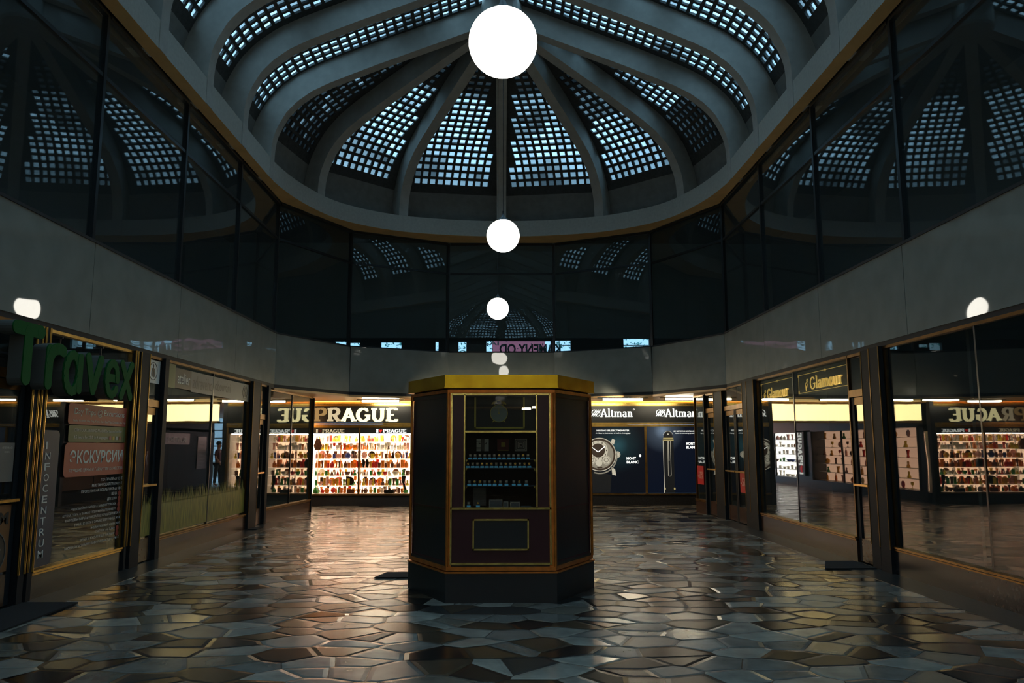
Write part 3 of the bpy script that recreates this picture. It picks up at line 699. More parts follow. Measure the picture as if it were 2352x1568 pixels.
# ---- souvenirs
def protos():
    P = {}
    P['bottle'] = ([(0, 0), (.034, 0), (.036, .01), (.036, .11), (.028, .14), (.012, .165), (.012, .215), (.015, .22), (0, .22)], 'tall bottle')
    P['vase'] = ([(0, 0), (.03, 0), (.036, .01), (.024, .05), (.03, .12), (.042, .17), (.04, .175), (0, .17)], 'flared vase')
    P['tumbler'] = ([(0, 0), (.036, 0), (.042, .09), (.042, .13), (0, .13)], 'tumbler')
    P['goblet'] = ([(0, 0), (.035, 0), (.033, .008), (.006, .014), (.006, .07), (.03, .09), (.038, .12), (.034, .16), (0, .16)], 'stemmed goblet')
    P['bowl'] = ([(0, 0), (.03, 0), (.07, .035), (.085, .07), (.08, .07), (0, .03)], 'shallow bowl')
    P['candle'] = ([(0, 0), (.042, 0), (.042, .17), (0, .17)], 'pillar candle')
    P['jar'] = ([(0, 0), (.05, 0), (.062, .03), (.055, .08), (.03, .09), (.03, .105), (.012, .125), (0, .13)], 'lidded jar')
    P['bell'] = ([(0, 0), (.05, 0), (.046, .015), (.03, .05), (.022, .07), (.008, .078), (.01, .10), (0, .105)], 'hand bell')
    P['doll'] = ([(0, 0), (.045, 0), (.048, .03), (.03, .075), (.018, .09), (.028, .105), (.03, .125), (.02, .148), (0, .155)], 'painted doll')
    P['ball'] = ([(0, 0), (.03, 0), (.058, .02), (.078, .07), (.06, .125), (.03, .148), (.012, .16), (0, .165)], 'round flask')
    return P
PR = protos(); PRM = {}
for k, (prof_, nm) in PR.items():
    mb = MB(); mb.lathe((0, 0, 0), prof_, 12); PRM[k] = mb.v, mb.f
mp_ = {'box': 1, 'plate': 1, 'mug': 1}
def item_mesh(kind):
    mb = MB()
    if kind == 'box': mb.box(-.05, .05, -.03, .03, 0, .09); mb.box(-.052, .052, -.032, .032, .075, .083)
    elif kind == 'plate':
        f2 = MB(Fr((0, 0), (1, 0), (0, -1))); f2.disc(0, .085, .085, -.006, .004, 20); f2.disc(0, .085, .055, .004, .008, 20); f2.box(-.03, .03, -.03, .01, 0, .01); return f2
    elif kind == 'mug': mb.lathe((0, 0, 0), [(0, 0), (.038, 0), (.04, .09), (.036, .09), (.034, .01), (0, .01)], 12); f2 = MB(); mb.box(.036, .06, -.006, .006, .02, .03); mb.box(.036, .06, -.006, .006, .065, .075); mb.box(.052, .062, -.006, .006, .02, .075)
    else: mb.v, mb.f = [tuple(v_) for v_ in PRM[kind][0]], list(PRM[kind][1]); mb.m = [0]*len(mb.f)
    return mb
COLS = {'orange': (.85, .22, .02), 'amber': (.75, .38, .04), 'red': (.65, .03, .02), 'pink': (.85, .38, .30), 'green': (.05, .28, .05), 'yellow': (.85, .60, .04), 'brown': (.16, .06, .03), 'blue': (.04, .06, .25), 'cream': (.85, .74, .58), 'black': (.02, .018, .015), 'clear': (.80, .72, .66)}
for c, v_ in COLS.items(): M['it_'+c] = mat('souvenir_'+c, v_, .18, noise=.45, nscale=30)
NAMES = {'bottle': 'glass_bottle', 'vase': 'vase', 'tumbler': 'tumbler', 'goblet': 'goblet', 'bowl': 'bowl', 'candle': 'pillar_candle', 'jar': 'lidded_jar', 'bell': 'hand_bell', 'doll': 'painted_doll', 'ball': 'round_flask', 'box': 'gift_box', 'plate': 'display_plate', 'mug': 'mug'}
DESC = {k: v_[1] for k, v_ in PR.items()}; DESC.update(box='small gift box', plate='upright display plate', mug='souvenir mug')
CATS = {'bottle': 'bottle', 'vase': 'vase', 'tumbler': 'glass', 'goblet': 'glass', 'bowl': 'bowl', 'candle': 'candle', 'jar': 'jar', 'bell': 'bell', 'doll': 'doll', 'ball': 'bottle', 'box': 'box', 'plate': 'plate', 'mug': 'mug'}
cache = {}
def souvenir(kind, col, x, n, z, sc, fr, where, group):
    key = (kind, col)
    if key not in cache:
        o = item_mesh(kind).build(NAMES[kind], 'it_'+col, smooth=kind not in ('box', 'plate')); cache[key] = o
        try: pass
        except Exception: pass
    else:
        o = cache[key].copy(); COL.objects.link(o)
    o.location = fr(x, n, z+.001); o.scale = (sc[0], sc[0], sc[1])
    ang = math.atan2(fr.d.y, fr.d.x); o.rotation_euler = (0, 0, ang)
    tag(o, '%s %s %s' % (col, DESC[kind], where), CATS[kind], group); return o
ORD = ['on the sill of the souvenir window', 'on the lowest glass shelf', 'on the second glass shelf', 'on the third glass shelf', 'on the fourth glass shelf', 'on the fifth glass shelf', 'on the topmost glass shelf']
GAP = [.20, .26, .20, .24, .23, .21, .20]
rnd = random.Random(11)
pal = [ (['candle', 'bottle', 'bowl', 'jar', 'mug', 'ball', 'box'], ['orange', 'orange', 'red', 'brown', 'green', 'cream', 'amber', 'black']),
        (['candle', 'tumbler', 'candle', 'vase', 'bowl', 'doll'], ['orange', 'amber', 'red', 'green', 'brown', 'pink', 'yellow']),
        (['bottle', 'bottle', 'doll', 'mug', 'bell', 'bowl'], ['green', 'brown', 'red', 'pink', 'yellow', 'clear', 'cream']),
        (['vase', 'tumbler', 'candle', 'jar', 'candle', 'bottle'], ['orange', 'red', 'brown', 'amber', 'orange', 'orange']),
        (['vase', 'goblet', 'ball', 'doll', 'mug', 'bottle'], ['orange', 'yellow', 'amber', 'pink', 'brown', 'blue']),
        (['tumbler', 'goblet', 'vase', 'bottle', 'box'], ['pink', 'red', 'clear', 'cream', 'orange', 'yellow']),
        (['vase', 'bottle', 'tumbler', 'goblet', 'bottle'], ['orange', 'amber', 'pink', 'clear', 'brown', 'yellow', 'red']) ]
cnt = 0
for k in range(7):
    x = -5.15
    while x < -2.58:
        kinds, cols = pal[k]; kd = rnd.choice(kinds); cl = rnd.choice(cols)
        if k >= 5 and x > -3.4 and rnd.random() < .6: cl = rnd.choice(['clear', 'cream', 'pink'])
        hmax = {'bottle': .22, 'vase': .175, 'tumbler': .13, 'goblet': .16, 'bowl': .07, 'candle': .17, 'jar': .13, 'bell': .105, 'doll': .155, 'ball': .165, 'box': .09, 'plate': .17, 'mug': .09}[kd]
        wd = {'bottle': .036, 'vase': .042, 'tumbler': .042, 'goblet': .038, 'bowl': .085, 'candle': .042, 'jar': .062, 'bell': .05, 'doll': .048, 'ball': .078, 'box': .055, 'plate': .085, 'mug': .052}[kd]
        want = min(GAP[k]*rnd.uniform(.55, .95), hmax*1.5); sz = want/hmax; sx = min(sz, rnd.uniform(.85, 1.15))
        x += wd*sx
        if not any(abs(x-u) < wd*sx+.03 for u in (-4.5, -3.95, -3.2)) or True:
            n_in = -.335
            souvenir(kd, cl, x, n_in if k else rnd.uniform(-.45, -.2), SHZ[k], (sx, sz), BF, ORD[k], '%s %s' % (DESC[kd]+'s', ORD[k])); cnt += 1
        x += wd*sx+rnd.uniform(.0, .010)
    x = -5.05
    while x < -2.66:   # taller pieces standing behind
        kd = rnd.choice(['vase', 'bottle', 'candle', 'goblet', 'bottle', 'vase', 'plate']); cl = rnd.choice(cols+['brown', 'black', 'orange', 'cream'])
        hmax = {'bottle': .22, 'vase': .175, 'goblet': .16, 'candle': .17, 'plate': .17}[kd]; sz = GAP[k]*rnd.uniform(.78, .96)/hmax
        x += .05
        souvenir(kd, cl, x, -.50, SHZ[k], (min(sz, 1.1), sz), BF, 'at the back '+ORD[k], '%s at the back %s' % (DESC[kd]+'s', ORD[k])); x += .05+rnd.uniform(.02, .16)
    x = -7.7
    while x < -5.3:   # the stretch of the window beyond the passage corner, seen in the corner glass
        kinds, cols = pal[k]; kd = rnd.choice(kinds); cl = rnd.choice(cols)
        souvenir(kd, cl, x, -.4, SHZ[k], (1, 1.0), BF, ORD[k]+' beyond the corner', '%s %s beyond the corner' % (DESC[kd]+'s', ORD[k])); cnt += 1
        x += rnd.uniform(.24, .4)

def special(name, lab, cat, mtl, fn):
    mb = MB(BF); fn(mb); o = mb.build(name, mtl, smooth=False); return tag(o, lab, cat)
special('glass_dome', 'large green glass dome at the corner end of the souvenir window sill', 'ornament', 'it_green', lambda m: m.lathe((-5.07, -.15, .326), [(0, 0), (.075, 0), (.082, .05), (.07, .11), (.045, .15), (.012, .168), (.012, .19), (0, .195)], 20))
special('round_tray', 'large black round tray standing on the lowest glass shelf', 'tray', 'it_black', lambda m: m.disc(-4.17, .655, .12, -.255, -.243, 28))
special('handbag', 'dark brown handbag hanging at the top corner of the souvenir display', 'bag', 'it_brown', lambda m: (m.plate([(-5.12, 1.50), (-4.98, 1.50), (-4.93, 1.62), (-5.0, 1.80), (-5.1, 1.80), (-5.16, 1.62)], -.20, -.12), m.annulus(-5.05, 1.82, .045, .055, -.17, -.16, 16)))
special('briefcase', 'black briefcase lying on the sill of the souvenir window', 'case', 'it_black', lambda m: (m.box(-3.2, -2.93, -.22, -.10, .326, .42), m.annulus(-3.06, .42, .03, .038, -.17, -.155, 10, 0, math.pi)))
special('boots', 'pair of grey boots under the dark shelf beside the window mullion', 'boots', 'it_black', lambda m: (m.plate([(-3.82, 1.02), (-3.76, 1.02), (-3.74, 1.16), (-3.77, 1.245), (-3.83, 1.245)], -.24, -.16), m.plate([(-3.72, 1.02), (-3.66, 1.02), (-3.64, 1.16), (-3.67, 1.245), (-3.73, 1.245)], -.24, -.16)))
special('hooked_cane', 'black hooked cane leaning in the souvenir window', 'cane', 'it_black', lambda m: (m.box(-4.145, -4.13, -.2, -.185, 1.27, 1.42), m.annulus(-4.165, 1.42, .025, .038, -.2, -.185, 12, 0, math.pi)))
special('tower_model', 'dark tower model between red bottles on the fourth glass shelf', 'model', 'it_black', lambda m: m.plate([(-3.02, 1.27), (-2.94, 1.27), (-2.965, 1.38), (-2.975, 1.49), (-2.985, 1.49), (-2.995, 1.38)], -.24, -.20))
special('evening_coat', 'black and white draped cloth hanging at the kiosk end of the display', 'cloth', 'it_black', lambda m: m.plate([(-2.74, .80), (-2.62, .80), (-2.66, .60), (-2.60, .42), (-2.66, .42), (-2.73, .62)], -.24, -.21))
special('picture_frame', 'small dark picture frame standing on the souvenir window sill', 'frame', 'it_brown', lambda m: (m.box(-4.22, -4.02, -.14, -.125, .326, .44), m.box(-4.205, -4.035, -.125, -.121, .34, .425)))
special('yellow_tube_vase', 'tall yellow cylinder vase on the lowest glass shelf before the round tray', 'vase', 'it_yellow', lambda m: m.lathe((-4.20, -.2, .532), [(0, 0), (.038, 0), (.038, .19), (.032, .19), (.032, .01), (0, .01)], 16))

# ================================================================== WATCH SHOP WALL
fs = thing('shop_sign', 'black fascia sign with white looped emblem and serif name above the posters', 'sign', (5, YB, 2.4))
f = MB(BF); f.box(AX0, AX1, -.08, -.005, 2.24, 2.70); f.build('board', 'black', fs)
def altman(x):
    f = MB(BF)
    c = x+.115; z = 2.50
    f.annulus(c-.045, z+.02, .058, .074, -.004, .012, 24, .9, 5.6); f.annulus(c+.045, z-.02, .058, .074, -.004, .012, 24, -2.2, 2.5)
    for d_ in (-.055, 0, .055): f.plate([(c-.085+d_, z-.085), (c-.065+d_, z-.095), (c+.085+d_, z+.085), (c+.065+d_, z+.095)], -.004, .012)
    f.build('emblem', 'litwhite', fs)
    f = MB(BF); serif_into(f, 'Altman', x+.235, x+1.135, 2.395, .215, -.004, .012, tw=.145, th=.06); f.build('letters', 'litwhite', fs)
    f = MB(BF); f.annulus(x+1.165, 2.60, .014, .02, -.004, .01, 12); f.build('registered_mark', 'litwhite', fs)
altman(2.50); altman(4.29); altman(6.1)
def poster_mat(name, c0, c1, cx, cz, r):
    m, t, b = nodes(name); co = t.nodes.new('ShaderNodeTexCoord'); mp = t.nodes.new('ShaderNodeMapping')
    mp.inputs['Location'].default_value = (-cx, 0, -cz); t.links.new(co.outputs['Object'], mp.inputs[0])
    gr = t.nodes.new('ShaderNodeTexGradient'); gr.gradient_type = 'SPHERICAL'; m2 = t.nodes.new('ShaderNodeMapping'); m2.inputs['Scale'].default_value = (1/r, .0, 1/r)
    t.links.new(mp.outputs[0], m2.inputs[0]); t.links.new(m2.outputs[0], gr.inputs[0]); rp = t.nodes.new('ShaderNodeValToRGB')
    rp.color_ramp.elements[0].color = (*c0, 1); rp.color_ramp.elements[1].color = (*c1, 1); e = rp.color_ramp.elements.new(.6); e.color = (*[(a*.55+b_*.45)*.55 for a, b_ in zip(c0, c1)], 1)
    t.links.new(gr.outputs['Fac'], rp.inputs[0]); b.inputs['Base Color'].default_value = (.004, .005, .007, 1); b.inputs['Roughness'].default_value = .5; b.inputs['Specular IOR Level'].default_value = .2
    t.links.new(rp.outputs[0], b.inputs['Emission Color']); b.inputs['Emission Strength'].default_value = 1.; return m
cwhite = glow('print_cream', (.72, .66, .50), .75); cgrey = glow('print_silver', (.30, .27, .20), .8); cdark = glow('print_brown', (.035, .022, .014), 1.); cblk = glow('print_black', (.004, .005, .006), 1); cgold = glow('print_gold', (.45, .36, .14), .8)
M.update(cwhite=cwhite, cgrey=cgrey, cdark=cdark, cblk=cblk, cgold=cgold)
def frame_poster(x0, x1, nm, lab, mtl):
    p = thing('poster', lab, 'poster', (x0, YB, .32), 'backlit posters of the watch shop')
    f = MB(BF); f.box(x0, x1, -.05, -.02, .325, 2.13); f.build('print', mtl, p); return p
for x in (3.975, 5.55, 7.2):
    t_ = MB(BF); t_.box(x-.03, x+.03, -.05, .01, .32, 2.13); o = t_.build('trim_%d' % ti, 'brass'); ti += 1; st(o)
pA = frame_poster(AX0, 3.945, 'watch', 'backlit poster of a silver chronograph watch on deep blue', poster_mat('watch_poster_print', (.0022, .0035, .0070), (.020, .070, .085), 3.2, 1.62, .75))
N0, N1 = -.02, -.016
f = MB(BF); f.disc(2.70, 1.37, .455, N0, N1, 48); f.plate([(3.0, 1.70), (3.06, 1.80), (3.14, 1.76), (3.10, 1.64)], N0, N1); f.plate([(3.02, 1.03), (3.12, .97), (3.15, .80), (3.04, .82)], N0, N1); f.disc(3.20, 1.37, .075, N0, N1, 20, .085)
f.build('watch_case', 'cwhite', pA)
f = MB(BF); f.annulus(2.70, 1.37, .385, .435, N1, N1+.002, 48); f.build('bezel', 'cdark', pA)
f = MB(BF); f.annulus(2.70, 1.33, .455, .49, N0+.001, N1+.003, 30, -1.9, .2); f.annulus(3.2, 1.37, .05, .06, N1, N1+.003, 16); f.build('case_shadow', 'cgrey', pA)
f = MB(BF); f.disc(2.70, 1.37, .385, N1, N1+.002, 44); f.build('dial', 'cgrey', pA)
f = MB(BF); f.annulus(2.66, 1.48, .19, .27, N1+.002, N1+.004, 36); f.disc(2.48, 1.22, .12, N1+.002, N1+.004); f.disc(2.88, 1.22, .12, N1+.002, N1+.004); f.disc(2.68, 1.14, .09, N1+.002, N1+.004); f.build('hour_ring', 'cwhite', pA)
f = MB(BF); f.disc(2.66, 1.48, .19, N1+.002, N1+.004, 32)
for a in range(12): f.box(2.66+.23*math.cos(a*math.tau/12)-.012, 2.66+.23*math.cos(a*math.tau/12)+.012, N1+.004, N1+.006, 1.48+.23*math.sin(a*math.tau/12)-.02, 1.48+.23*math.sin(a*math.tau/12)+.02)
for c in (2.48, 2.88): f.annulus(c, 1.22, .05, .062, N1+.004, N1+.006, 20); f.annulus(c, 1.22, .10, .107, N1+.004, N1+.006, 20)
f.plate([(2.6, 1.03), (2.66, .99), (2.78, 1.0), (2.76, 1.04)], N1+.004, N1+.006); f.build('subdial', 'cdark', pA)
f = MB(BF); f.plate([(2.66, 1.45), (2.85, 1.60), (2.86, 1.585), (2.67, 1.43)], N1+.006, N1+.008); f.plate([(2.66, 1.45), (2.48, 1.585), (2.475, 1.57), (2.65, 1.43)], N1+.006, N1+.008); f.build('watch_hands', 'litwhite', pA)
f = MB(BF); f.plate([(2.42, .32+.02), (2.42, .92), (2.75, .90), (3.02, .80), (2.98, .345)], N0, N0+.002); f.build('strap', 'cblk', pA)
f = MB(BF); text_into(f, 'MONT', 3.44, 3.70, 1.225, 1.30, N1, bold=.03); text_into(f, 'BLANC', 3.44, 3.77, 1.125, 1.20, N1, bold=.03)
f.disc(3.815, 1.335, .034, N1, N1+.002, 12); text_into(f, 'NICOLAS RIEUSSEC TIMEWRITER', 2.63, 3.53, 2.0, 2.045, N1, bold=.01); text_into(f, 'A tribute to the inventor of the first chronograph', 2.60, 3.56, 1.925, 1.97, N1)
f.build('lettering', 'litwhite', pA)
pB = frame_poster(4.005, 5.52, 'pen', 'backlit poster of a black fountain pen on deep blue', poster_mat('pen_poster_print', (.0022, .0045, .012), (.16, .22, .30), 4.45, 2.02, .62))
f = MB(BF); f.plate([(4.46, 1.77), (4.48, 1.90), (4.54, 1.99), (4.60, 2.02), (4.66, 1.99), (4.72, 1.90), (4.74, 1.77), (4.755, .33), (4.455, .33)], N0, N1); f.build('pen_body', 'cblk', pB)
f = MB(BF); f.box(4.452, 4.75, N1, N1+.002, 1.74, 1.775); f.box(4.462, 4.742, N1, N1+.002, 1.795, 1.825); f.box(4.455, 4.50, N1, N1+.002, .42, .47); f.box(4.72, 4.765, N1, N1+.002, .42, .47); f.build('pen_rings', 'cgold', pB)
f = MB(BF); f.box(4.453, 4.468, N1, N1+.003, .33, 1.74); f.box(4.578, 4.586, N1, N1+.003, .82, 1.74); f.box(4.655, 4.665, N1, N1+.003, .82, 1.74); f.annulus(4.62, .82, .038, .046, N1, N1+.003, 14, math.pi, math.tau); f.box(4.60, 4.615, N1, N1+.003, 1.2, 1.74)
f.disc(4.60, 1.92, .022, N1, N1+.003, 10); f.annulus(4.60, 1.86, .14, .148, N1, N1+.003, 18, .3, math.pi-.3); f.build('pen_highlights', 'cwhite', pB)
f = MB(BF); text_into(f, 'MONT', 5.09, 5.34, 1.625, 1.70, N1, bold=.03); text_into(f, 'BLANC', 5.09, 5.40, 1.525, 1.60, N1, bold=.03)
f.disc(5.45, 1.72, .034, N1, N1+.002, 12); text_into(f, 'NEW MEISTERSTUCK MONTBLANC DIAMOND', 4.75, 5.50, 1.985, 2.02, N1, bold=.005); text_into(f, 'Discover the most enduring expression of elegance', 4.8, 5.50, 1.925, 1.96, N1)
f.build('lettering', 'litwhite', pB)
pC = frame_poster(5.58, 7.17, 'plain', 'dark blue backlit poster round the passage corner', poster_mat('blue_poster_print', (.005, .008, .015), (.02, .04, .06), 6.3, 1.4, .8))
f = MB(BF); f.box(7.23, AX1, -.05, -.02, .325, 2.13); st(f.build('wall_panel', 'black'))

wl_ = thing('added_warm_light', 'added unseen warm light round the passage corner by the souvenir shop', 'added light', (-5.75, 19.62, 2.4))  # unseen light added behind the corner to warm the passage ceiling
f = MB(); f.box(-5.8, -5.7, 19.50, 19.54, 2.32, 2.48); f.box(-5.76, -5.74, 19.54, 19.68, 2.39, 2.41); f.build('bracket', 'brassdull', wl_)
f = MB(); f.lathe((-5.75, 19.72, 2.4), [(.08*math.sin(math.pi*i/12), -.08*math.cos(math.pi*i/12)) for i in range(13)], 16); f.build('light_ball', glow('added_warm_glow', (1, .50, .22), 90), wl_, smooth=True)
# ceiling tubes of the passage
tubes = [(-3.63, -2.67, 20.24, 'above the souvenir sign'), (-2.1, -1.15, 19.75, 'at the souvenir end of the arcade opening'), (-.85, .08, 19.7, 'over the middle of the arcade opening'), (.72, 1.62, 19.7, 'at the watch shop end of the arcade opening'), (2.57, 3.57, 19.54, 'above the watch poster'), (4.13, 5.12, 19.42, 'above the pen poster'), (-8.3, -7.2, 20.3, 'far down the side passage by the souvenir wall')]
for x0, x1, y, w_ in tubes:
    t_ = thing('fluorescent_light', 'fluorescent tube light on the passage ceiling '+w_, 'ceiling light', ((x0+x1)/2, y, ZC), 'fluorescent tubes on the passage ceiling')
    f = MB(); f.box(x0-.14, x1+.14, y-.03, y+.03, ZC-.028, ZC); f.build('batten', 'cream', t_)
    f = MB(Fr((0, y), (1, 0), (0, 1))); k = 12; r = .024
    i = len(f.v)
    for x in (x0, x1):
        for a in range(k): f.v.append((x, y+r*math.cos(a*math.tau/k), ZC-.052+r*math.sin(a*math.tau/k)))
    for a in range(k): f.f.append((a, (a+1) % k, k+(a+1) % k, k+a)); f.m.append(0)
    f.f += [tuple(range(k)), tuple(range(k, 2*k))]; f.m += [0, 0]; f.build('tube', 'tube', t_, smooth=True)
    f = MB(); f.box(x0-.03, x0, y-.02, y+.02, ZC-.075, ZC-.028); f.build('tube_holder', 'cream', t_); f = MB(); f.box(x1, x1+.03, y-.02, y+.02, ZC-.075, ZC-.028); f.build('tube_holder', 'cream', t_)
for x0, ln_, yy_, in ((-3, 1.1, -8.2), (.66, .28, -8.2), (.95, .25, -7.4), (3.2, 1.1, -8.2)):
    t_ = thing('fluorescent_light', 'fluorescent tube light at the near end of the hall', 'ceiling light', (x0, yy_, ZC), 'fluorescent tubes at the near end')
    f = MB(); f.box(x0, x0+ln_, yy_-.03, yy_+.03, ZC-.07, ZC); f.build('tube', 'tube', t_)
# ================================================================== LEFT ROW: letters, stickers, films
M['greenface'] = mat('green_acrylic', (.008, .12, .025), .7, spec=.15)
M['letterside'] = mat('letter_return', (.13, .135, .12), .5)
M['redfilm'] = mat('red_film', (.52, .08, .045), .5); M['greenfilm'] = mat('olive_film', (.13, .15, .04), .5)
M['navyfilm'] = mat('navy_film', (.03, .045, .075), .5); M['orangefilm'] = mat('orange_film', (.30, .12, .04), .5)
M['whitefilm'] = mat('white_film', (.80, .80, .72), .5); M['greyfilm'] = mat('grey_film', (.16, .16, .15), .5)
M['brownfilm'] = mat('dark_brown_film', (.045, .035, .03), .5)
tv = thing('letter_sign', 'big green rounded three-dimensional letters over the excursion window', 'sign', tuple(LF(8.6, .16, 2.2)))
def stroke_letter(name, strokes, r, fr, n0, n1, face, side, parent):
    """rounded fat strokes: outer returns and a face in front"""
    f = MB(fr); g = MB(fr); ct = 0
    for k, pl in enumerate(strokes):
        for (a, b_) in zip(pl, pl[1:]):
            L = math.dist(a, b_) or 1; nx, nz = -(b_[1]-a[1])/L*r, (b_[0]-a[0])/L*r
            q = [(a[0]+nx, a[1]+nz), (b_[0]+nx, b_[1]+nz), (b_[0]-nx, b_[1]-nz), (a[0]-nx, a[1]-nz)]
            ct += 1; e = .0003*ct; f.plate(q, n0, n1-e); g.plate(q, n1, n1+.012+e)
        for p in pl:
            ct += 1; e = .0003*ct; f.disc(p[0], p[1], r, n0, n1-e, 16); g.disc(p[0], p[1], r, n1, n1+.012+e, 16)
    o = f.build(name, side, parent); h = g.build('letter_face', face, None); h.parent = o; h.matrix_parent_inverse = Matrix.Identity(4)
    # children of a part keep world placement
    h.matrix_parent_inverse = Matrix.Translation((0, 0, 0)); return o
z0 = 2.21
def A_(cx, cz, rx, rz, a0, a1, k=10): return arc(cx, cz, rx, rz, a0, a1, k)
stroke_letter('letter', [[(7.50, 2.76), (7.90, 2.76)], [(7.70, 2.74), (7.70, z0+.06)]], .068, LF, .10, .24, 'greenface', 'letterside', tv)
stroke_letter('letter', [[(8.08, 2.60), (8.08, z0+.04)], [(8.08, 2.50)]+A_(8.24, 2.50, .15, .13, 150, 60, 5)], .062, LF, .10, .24, 'greenface', 'letterside', tv)
stroke_letter('letter', [A_(8.52, 2.40, .13, .20, 0, 360, 16), [(8.66, 2.58), (8.66, z0+.02)]], .052, LF, .10, .24, 'greenface', 'letterside', tv)
stroke_letter('letter', [[(8.84, 2.61), (8.97, 2.24)], [(8.97, 2.24), (9.12, 2.61)]], .056, LF, .10, .24, 'greenface', 'letterside', tv)
stroke_letter('letter', [[(9.26, 2.42), (9.51, 2.42)]+A_(9.39, 2.41, .13, .19, 0, 320, 15)], .05, LF, .10, .24, 'greenface', 'letterside', tv)
stroke_letter('letter', [[(9.64, 2.62), (9.88, 2.22)], [(9.88, 2.62), (9.64, 2.22)]], .05, LF, .10, .24, 'greenface', 'letterside', tv)
f = MB(LF)
for s_ in (7.7, 8.52, 9.39): f.box(s_-.01, s_+.01, .0, .12, 2.78, 2.80); f.box(s_-.008, s_+.008, .08, .10, 2.5, 2.80)
f.box(7.5, 9.9, .08, .10, 2.50, 2.52); f.build('mounting_rail', 'black', tv)
def panel(fr, pts, n, t_=.003): return MB(fr).plate(pts, n, n+t_)
def rrect(s0, s1, z0, z1, r=.04, left=True, right=True):
    p = []
    for (cx, cz, a, on) in ((s1-r, z1-r, 0, right), (s0+r, z1-r, 90, left), (s0+r, z0+r, 180, left), (s1-r, z0+r, 270, right)):
        if on: p += arc(cx, cz, r, r, a, a+90, 4)
        else: p += [(s1 if a in (0, 270) else s0, z1 if a in (0, 90) else z0)]
    return p
NF = -.026
def sticker(name, label, cat, pts, mtl, texts, fr=LF, n=NF, rev=False, group=None, tm='whitefilm', sub='lettering'):
    s_ = thing(name, label, cat, tuple(fr(pts[0][0], n, pts[0][1])), group)
    panel(fr, pts, n).build('film', mtl, s_)
    if texts:
        f = MB(fr)
        for (tx, a, b_, c, d, bo) in texts: text_into(f, tx, a, b_, c, d, n+.006, bold=bo, rev=rev)
        f.build(sub, tm, s_)
    return s_
sticker('window_sticker', 'navy vertical strip lettered downward in white at the window edge', 'sticker', rrect(8.52, 8.86, .32, 1.78, .06, left=False), 'navyfilm',
        [(c, 8.60, 8.60+(.03 if c == 'I' else .10), 1.575-.1165*k, 1.655-.1165*k, .012) for k, c in enumerate('INFOCENTRUM')])
s_ = sticker('window_sticker', 'red sticker about day trips and excursions at the top', 'sticker', rrect(9.0, 10.38, 1.86, 2.10, .04, right=False), 'redfilm',
        [('Day Trips @ Excursions', 9.12, 10.32, 1.955, 2.055, .006), ('Cesky Krumlov Day Trip, Kutna Hora Day Trip, Dresden Day Trip', 9.10, 10.36, 1.885, 1.92, .0)])
s_ = sticker('window_sticker', 'olive sticker about a city tour with tiny flags', 'sticker', rrect(9.03, 10.38, 1.655, 1.85, .03, right=False), 'greenfilm',
        [('CITY TOUR AROUND PRAGUE by bus and on foot', 9.14, 10.28, 1.765, 1.81, .004), ('4.5 hours for 25 E  in 4 languages', 9.14, 9.92, 1.685, 1.73, .004)])
for k, c in enumerate(((.4, .1, .1), (.6, .4, .05), (.5, .5, .45), (.3, .06, .04))):
    f = MB(LF); f.box(9.96+k*.085, 10.01+k*.085, NF+.004, NF+.007, 1.685, 1.73); f.build('flag', mat('flag_%d' % k, c, .5), s_)
sticker('window_sticker', 'large red sticker with bold white Cyrillic heading', 'sticker', rrect(8.98, 10.38, 1.25, 1.645, .06, right=False), 'redfilm',
        [('ЭКСКУРСИИ', 9.09, 10.34, 1.40, 1.56, .02), ('ЛУЧШИЕ ЦЕНЫ И ГАРАНТИЯ КАЧЕСТВА', 9.09, 10.36, 1.30, 1.345, .004)])
ls = thing('window_sticker', 'list of white Cyrillic tour names with red price dots', 'sticker', tuple(LF(10.38, NF, .4)))
lines = ['ПО ПРАГЕ от 15 €', 'МИСТИЧЕСКАЯ ПРАГА 15 €', 'ПРОГУЛКА НА КОРАБЛИКЕ от 10 €', 'ВЕНА', 'ДРЕЗДЕН', 'ЧЕШСКИЙ КРУМЛОВ и ЗАМОК ГЛУБОКА', 'КУТНА ГОРА и ЗАМОК ЧЕШСКИЙ ШТЕРНБЕРГ', 'КАРЛОВЫ ВАРЫ и ПИВЗАВОД КРУШОВИЦЕ 30 €', 'УЖИН С ШОУ в ЗАМКЕ ДЕТЕНИЦЕ 40 €', 'ФОЛЬКЛОРНЫЙ УЖИН 45 €', 'ПАРИЖ на 3 дня', 'ВЕНА и БУДАПЕШТ на 2 дня', 'МЮНХЕН и ЗАМКИ БАВАРИИ на 2 дня 140 €']
for k, tx in enumerate(lines):
    f = MB(LF)
    e_ = 10.26 if k in (3, 4, 5, 6, 10, 11) else 10.38; w_ = min(1.28, len(tx)*.034); zz = 1.175-k*.063
    text_into(f, tx, e_-w_, e_, zz, zz+.036, NF+.004, bold=.004); f.build('text_line', 'whitefilm', ls)
for z in (1.0, .93, .86, .80, .555, .49):
    f = MB(LF); f.disc(10.33, z, .035, NF, NF+.004, 14); f.build('price_dot', 'redfilm', ls)
